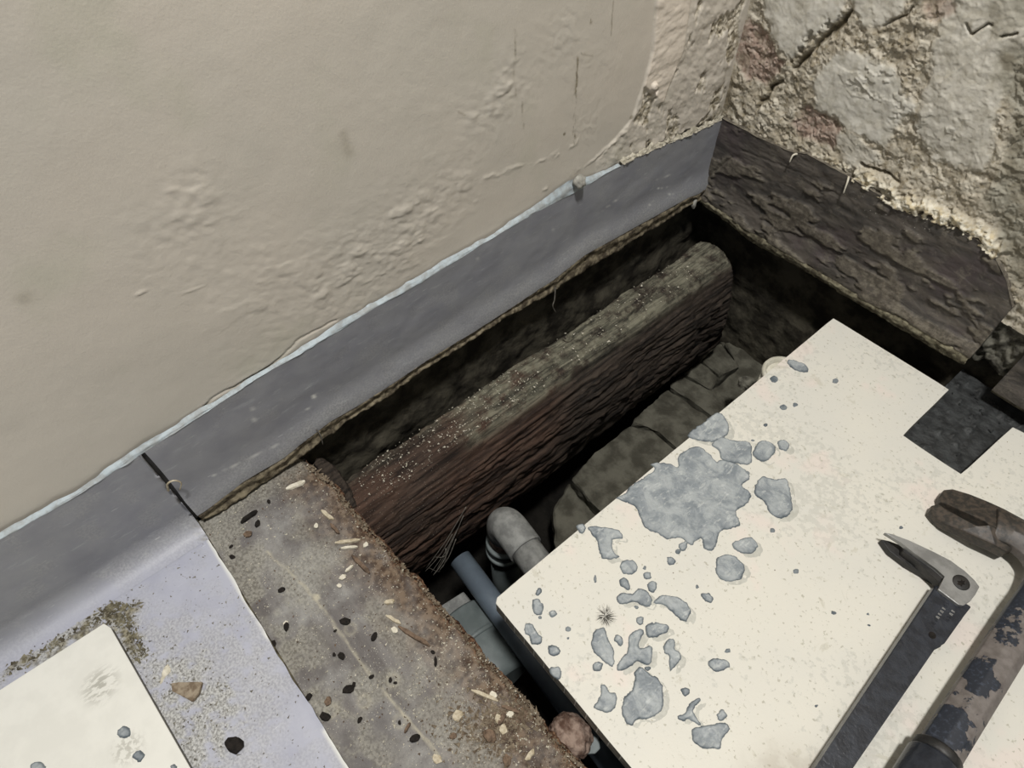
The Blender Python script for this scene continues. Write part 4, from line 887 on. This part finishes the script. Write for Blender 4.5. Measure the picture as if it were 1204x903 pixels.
prong([(1163, 617), (1160, 622), (1148, 618), (1130, 608), (1112, 598), (1104, 592), (1096, 594), (1093, 601), (1100, 608), (1112, 616), (1130, 623), (1152, 633), (1170, 641), (1184, 649), (1200, 642), (1186, 626)], .0365, .0115, 0)
# collar and grip at the lower end
a_ = at(1104, 886, 2, zc); dd_ = path[-1] - path[-4]; dd_[2] = 0; dd_ /= np.linalg.norm(dd_)
a_[2] = .0245
tubeobj('collar', [a_ - dd_ * .004, a_ - dd_ * .002, a_ + dd_ * .004, a_ + dd_ * .006], [.0185, .0200, .0200, .0185], MT['tool_dark'], wb, 30)
tubeobj('grip', [a_ + dd_ * .004, a_ + dd_ * .008, a_ + dd_ * .06, a_ + dd_ * .16], [.0185, .0215, .0225, .0225], MT['tool_black'], wb, 30)

# ================================================================== DEBRIS
def sliver(px, py, length, width, ang, mat, z, h, seed, **k):
    a_ = at(px, py, 2, z); ex = at(px + math.cos(ang) * length / 2, py + math.sin(ang) * length / 2, 2, z); d_ = ex - a_; l_ = np.linalg.norm(d_); d_ /= l_; s_ = np.array([-d_[1], d_[0], 0]); w_ = width * .00105
    r_ = random.Random(seed); V = []
    for t_, kk in ((-1, .35), (-.5, 1), (.1, .9), (.6, 1), (1, .3)):
        j = r_.uniform(-.2, .2)
        for (p_, q_) in ((-1, 0), (1, 0), (.8, 1), (-.7, .8)): V.append(a_ + d_ * t_ * l_ + s_ * w_ / 2 * (p_ * kk + j) + np.array([0, 0, h * q_ * (.7 + .3 * kk)]))
    F = [[i * 4 + j, i * 4 + (j + 1) % 4, (i + 1) * 4 + (j + 1) % 4, (i + 1) * 4 + j] for i in range(4) for j in range(4)] + [[3, 2, 1, 0], [16, 17, 18, 19]]
    return mesh('splinter', V, F, mat, loc=a_, **k)
ZB = -.0045
SL = [((348, 571), 24, 6, -.42, 'chip_white', 'broad pale wood sliver by the skirting at the floorboard head'), ((293, 608), 24, 6, -.65, 'chip_black', 'dark brown splinter lying at the floorboard head beside two black crumbs'),
    ((385, 606), 18, 5, .6, 'chip_pale', 'pale short stick in the brown rotten zone near the floorboard corner'), ((409, 637), 30, 4, -.12, 'chip_pale', 'upper of two parallel pale splinters near the rotten edge'), ((411, 644), 20, 3, -.10, 'chip_white', 'lower whitish one of two parallel splinters near the rotten edge'),
    ((424, 664), 30, 5, .8, 'chip_brown', 'long brown splinter sloping below the pair of parallel splinters'), ((411, 669), 12, 3, -.75, 'chip_white', 'small bright white sliver beside the long brown splinter'), ((394, 622), 16, 4, .85, 'chip_brown', 'short reddish brown splinter above the parallel pair'),
    ((463, 729), 20, 4, .5, 'chip_pale', 'pale curved splinter in the middle of the floorboard'), ((487, 748), 44, 5, .55, 'chip_brown', 'longest tan splinter in the middle of the floorboard'), ((458, 708), 12, 5, -.2, 'chip_pale', 'stubby tan wood bit above the pale curved splinter'),
    ((512, 778), 12, 3, 1.55, 'chip_black', 'thin black upright splinter below the longest tan splinter'), ((479, 856), 14, 3, -1.1, 'chip_brown', 'thin dark splinter near the lower groove end'), ((600, 834), 22, 4, .35, 'chip_brown', 'dark twig above the crumb pile near the lower rotten edge'),
    ((570, 818), 34, 4, .4, 'chip_pale', 'long pale twig crossing the crumb pile near the lower rotten edge'), ((623, 888), 16, 5, -.9, 'chip_pale', 'pale wood chip at the lowest part of the rotten edge'), ((590, 846), 16, 5, -1.0, 'chip_brown', 'upright brown chip inside the crumb pile')]
for i, (c_, l_, w_, a_, m_, lab) in enumerate(SL): sliver(*c_, l_, w_, a_, MT[m_], ZB, .003, i, label=lab, cat='splinter')
def shard(name, px, py, r_, mat, z, seed, flat=.5, el=1.3, **k):
    c = at(px, py, 2, z); rr = r_ * .00105
    return rock(name, (c[0], c[1], z), rr, mat, seed, flat, seed * 1.3, el, 2 if r_ > 5 else 1, loc=(c[0], c[1], z), **k)
BK = [(303, 616, 4.5, 'black crumb directly below the dark splinter at the floorboard head'), (273, 655, 3.5, 'lower of two black crumbs close to the vinyl edge near the floorboard head'), (272, 643, 2.5, 'upper, smaller of two black crumbs close to the vinyl edge near the floorboard head'),
  (316, 590, 3, 'tiny black crumb above the dark splinter, nearest the skirting'), (331, 694, 4, 'black crumb just before the pale glue spot on the floorboard groove'), (337, 737, 4.5, 'black crumb with a white fleck stuck to it, near the vinyl edge'),
  (407, 731, 5.5, 'black crumb touching the upper ring stain past the glue spot'), (440, 749, 4.5, 'black crumb between the upper ring stain and the longest tan splinter'), (402, 772, 5, 'black crumb just left of the floorboard groove at its middle'),
  (394, 742, 2, 'pinhead black crumb sitting on the floorboard groove'), (322, 757, 4, 'black crumb hard against the vinyl edge halfway along the floorboard'), (410, 811, 6, 'largest black crumb on the floorboard, left of the lower groove'),
  (416, 806, 3, 'small black crumb stuck onto the largest one on the floorboard'), (383, 843, 6, 'ragged black crumb lying beside the white frayed vinyl edge'), (363, 820, 4, 'black crumb hanging on the vinyl edge above the white fray'), (393, 770, 2.5, 'tiny black crumb beside the one at the middle of the groove'),
  (437, 796, 3, 'black crumb on the lower floorboard groove line'), (459, 800, 2.5, 'left one of a close pair of specks right of the lower groove'), (465, 803, 2, 'right one of a close pair of specks right of the lower groove'), (423, 847, 3, 'lone small black crumb low on the floorboard near the lower ring stain'),
  (509, 767, 2.5, 'black speck above the thin upright splinter'), (488, 868, 5, 'dark grey speckled crumb near the bottom of the floorboard'), (470, 850, 2.2, 'speck beside the thin dark splinter near the lower groove end')]
for i, (x, y, r_, lab) in enumerate(BK):
    shard('black_crumb', x, y, r_ * .72, MT['chip_black'], ZB, i + 200, .45, 1.5, label=lab, cat='crumb', group='black crumbs on the floorboard')
shard('brown_crumb', 292, 629, 4, MT['chip_brown'], ZB, 240, .5, 1.3, label='red-brown crumb under the dark splinter at the floorboard head', cat='crumb')
shard('brown_crumb', 386, 825, 3.5, MT['chip_brown'], ZB, 241, .5, 1.3, label='small brown crumb low on the floorboard near the vinyl edge', cat='crumb')
shard('black_crumb', 277, 876, 6, MT['chip_black'], .0, 242, .5, 1.4, label='solitary lumpy black crumb on the lavender vinyl', cat='crumb')
WH = [(430, 641, 3.5, 'bright white crumb right of the two parallel splinters'), (464, 741, 4, 'white crumb between the pale curved splinter and the longest tan one'), (403, 679, 4, 'flat pale crumb below the small bright sliver'), (372, 619, 3.4, 'round pale disc-like crumb near the reddish splinter'), (399, 689, 3, 'small white crumb beside the flat pale one, nearest the groove'),
  (336, 733, 3, 'white fleck stuck on a black crumb near the vinyl edge'), (580, 817, 4, 'white crumb above the dark twig near the rotten edge'), (538, 842, 6, 'larger pale lump at the left end of the crumb pile'), (586, 845, 5, 'pale lump in the middle of the crumb pile'), (600, 840, 4, 'white crumb at the right end of the crumb pile'), (592, 858, 5, 'lowest pale lump of the crumb pile'), (514, 893, 5, 'pale lump lying alone at the bottom of the floorboard')]
for i, (x, y, r_, lab) in enumerate(WH):
    shard('pale_crumb', x, y, r_ * .8, MT['chip_pale' if r_ > 4 else 'chip_white'], ZB, i + 260, .4, 1.3, label=lab, cat='crumb', group='pale crumbs on the floorboard')
for i, (x, y, r_, lab) in enumerate([(576, 866, 9, 'larger rust-brown nugget beside the pale crumbs on the floorboard'), (533, 866, 5, 'smaller rust-brown nugget at the floorboard crumb pile'), (596, 895, 8, 'rust-brown nugget at the lowest edge of the floorboard')]):
    shard('rusty_nugget', x, y, r_ * .6, MT['chip_brown'], ZB, i + 290, .6, 1.2, label=lab, cat='nugget')
pw = [(198, 796), (206, 780), (213, 787), (207, 798), (200, 803)]
V, F, R_ = splash([(188, 800), (193, 784), (200, 782), (201, 790), (194, 796), (190, 804)], .0012, 33, 3, 0)
mesh('plaster_flake', V, F, MT['chip_white'], loc=(*at(194, 792, 2, 0)[:2], 0), label='thin cream flake on the vinyl above the brown stone', cat='flake')
c = at(218, 813, 2, 0); P = onz([(203, 804), (212, 803), (240, 803), (236, 815), (228, 826), (215, 820), (203, 815)], 0)
prism('brown_stone', P, 0, .005, MT['stone'], None, .0015, 2, cuts=2, rough=.0012, loc=(c[0], c[1], 0), label='flat brown stone chip in the dust on the vinyl floor', cat='stone')
# cobweb strand hanging from joist side to board
cw = empty('cobweb', at(505, 680, 2, -.03), label='dusty grey cobweb hanging from the joist above the open pipe', cat='cobweb')
s1, s2 = at(545, 603, 0, .128), at(505, 678, 0, .14)
for i, (a_, b_) in enumerate([((548, 596), (498, 672)), ((545, 606), (512, 672)), ((540, 618), (505, 676))]):
    p1_, p2_ = at(*a_, 0, .136), at(*b_, 0, .142); strand('web_strand', [p1_, (p1_ + p2_) / 2 + np.array([.002, 0, -.002]), p2_], .0006, MT['web'], cw)
for k_, (a_, b_) in enumerate([((532, 628), (498, 674)), ((536, 634), (515, 673)), ((524, 645), (520, 668)), ((505, 668), (518, 672)), ((512, 655), (524, 652)), ((530, 640), (508, 678))]):
    p1_, p2_ = at(*a_, 0, .139), at(*b_, 0, .142); strand('web_strand', [p1_, (p1_ + p2_) / 2 + np.array([.002, .001, -.003]), p2_], .0005 + .0003 * (k_ % 3), MT['web'], cw)

# grit that nobody could count
def grit(name, n, fn, smin, smax, mat, label, seed):
    r_ = np.random.default_rng(seed); base = np.array([(1, 0, -.4), (-.5, .87, -.4), (-.5, -.87, -.4), (0, 0, 1.0)]); tf = np.array([[0, 1, 3], [1, 2, 3], [2, 0, 3], [0, 2, 1]])
    C0 = np.array([fn(r_) for _ in range(n)]); s_ = smin + (smax - smin) * r_.random(n)**3; th = r_.random(n) * 6.283
    st = 1 + r_.random(n) * 1.2
    B = base[None] * (.7 + .6 * r_.random((n, 4, 3))); x = B[..., 0] * st[:, None]; y = B[..., 1]
    V = np.stack([x * np.cos(th)[:, None] - y * np.sin(th)[:, None], x * np.sin(th)[:, None] + y * np.cos(th)[:, None], B[..., 2] * .8 + .25], -1) * s_[:, None, None] + C0[:, None]
    F = (tf[None] + np.arange(n)[:, None, None] * 4).reshape(-1, 3)
    return mesh(name, V.reshape(-1, 3), F, mat, label=label, cat='grit', kind='stuff')
def on_board(r_):
    x = r_.uniform(.01, .56) if r_.random() < .6 else r_.uniform(.28, .56); y1 = float(yr(x)) - .004
    t_ = r_.random() ** (.55 if x > .3 else .8); return (x, yb0 + .001 + (y1 - yb0) * t_, ZB + .0003)
grit('pale_grit', 3800, on_board, .00018, .0012, MT['chip_white'], 'fine pale grit scattered over the old floorboard', 1)
grit('brown_grit', 1500, on_board, .0002, .0011, MT['chip_brown'], 'fine brown wood grit scattered over the old floorboard', 2)
def crumbs(r_):
    p_ = at(578 + r_.normal(0, 26), 850 + r_.normal(0, 20), 2, -.005); return (p_[0], min(p_[1], float(yr(p_[0])) - .003), ZB)
grit('crumb_pile', 900, crumbs, .0005, .0028, MT['stone'], 'heap of tiny pale and brown wood crumbs low on the floorboard by the rotten edge', 8)
def on_edge(r_):
    x = r_.uniform(.02, .55); return (x, float(yr(x)) - abs(r_.normal(0, .007)) - .001, -.0065)
grit('edge_grit', 2600, on_edge, .0004, .0021, MT['stone'], 'crumbled wood and grit along the rotten floorboard edge', 3)
def on_vinyl(r_):
    while True:
        x, y = r_.uniform(.036, .4), r_.uniform(-1.13, yb0 - .004)
        p_ = [Fz(125, 715), Fz(170, 760), Fz(285, 800), Fz(260, 890), Fz(225, 903), Fz(130, 735)]
        if inpoly(np.array([x]), np.array([y]), p_)[0] or (r_.random() < .18): return (x, y, .0003)
grit('vinyl_grit', 1600, on_vinyl, .0003, .0014, MT['chip_gray'], 'fine grey grit scattered on the vinyl floor around the white panel', 4)
def pile(r_):
    k_ = r_.integers(0, 4); a_, b_ = [((122, 716), (158, 714)), ((150, 725), (166, 775)), ((10, 790), (115, 728)), ((120, 720), (150, 735))][k_]
    t_ = r_.random(); p_ = Fz(a_[0] + (b_[0] - a_[0]) * t_, a_[1] + (b_[1] - a_[1]) * t_); return (p_[0] + r_.normal(0, .0035), p_[1] + r_.normal(0, .0035), .0006 + .001 * r_.random())
grit('gravel_pile', 700, pile, .0006, .0022, MT['lip'], 'olive brown gravel swept against the corner of the white panel', 5)
def on_joist(r_):
    y = r_.uniform(-.70, -.42) if r_.random() < .75 else r_.uniform(-.42, -.1); return (r_.uniform(.052, .105), y, -.0245 + .0005 * r_.random())
grit('joist_grit', 700, on_joist, .0004, .0015, MT['chip_white'], 'white specks of plaster on top of the rotten joist', 6)
def on_tar(r_): return (r_.uniform(.458, .62), r_.uniform(-.30, 0.01), -.0245)
grit('tar_lumps', 90, on_tar, .0012, .0035, MT['bitumen'], 'black lumps of tar on the joist in the board notch', 7)
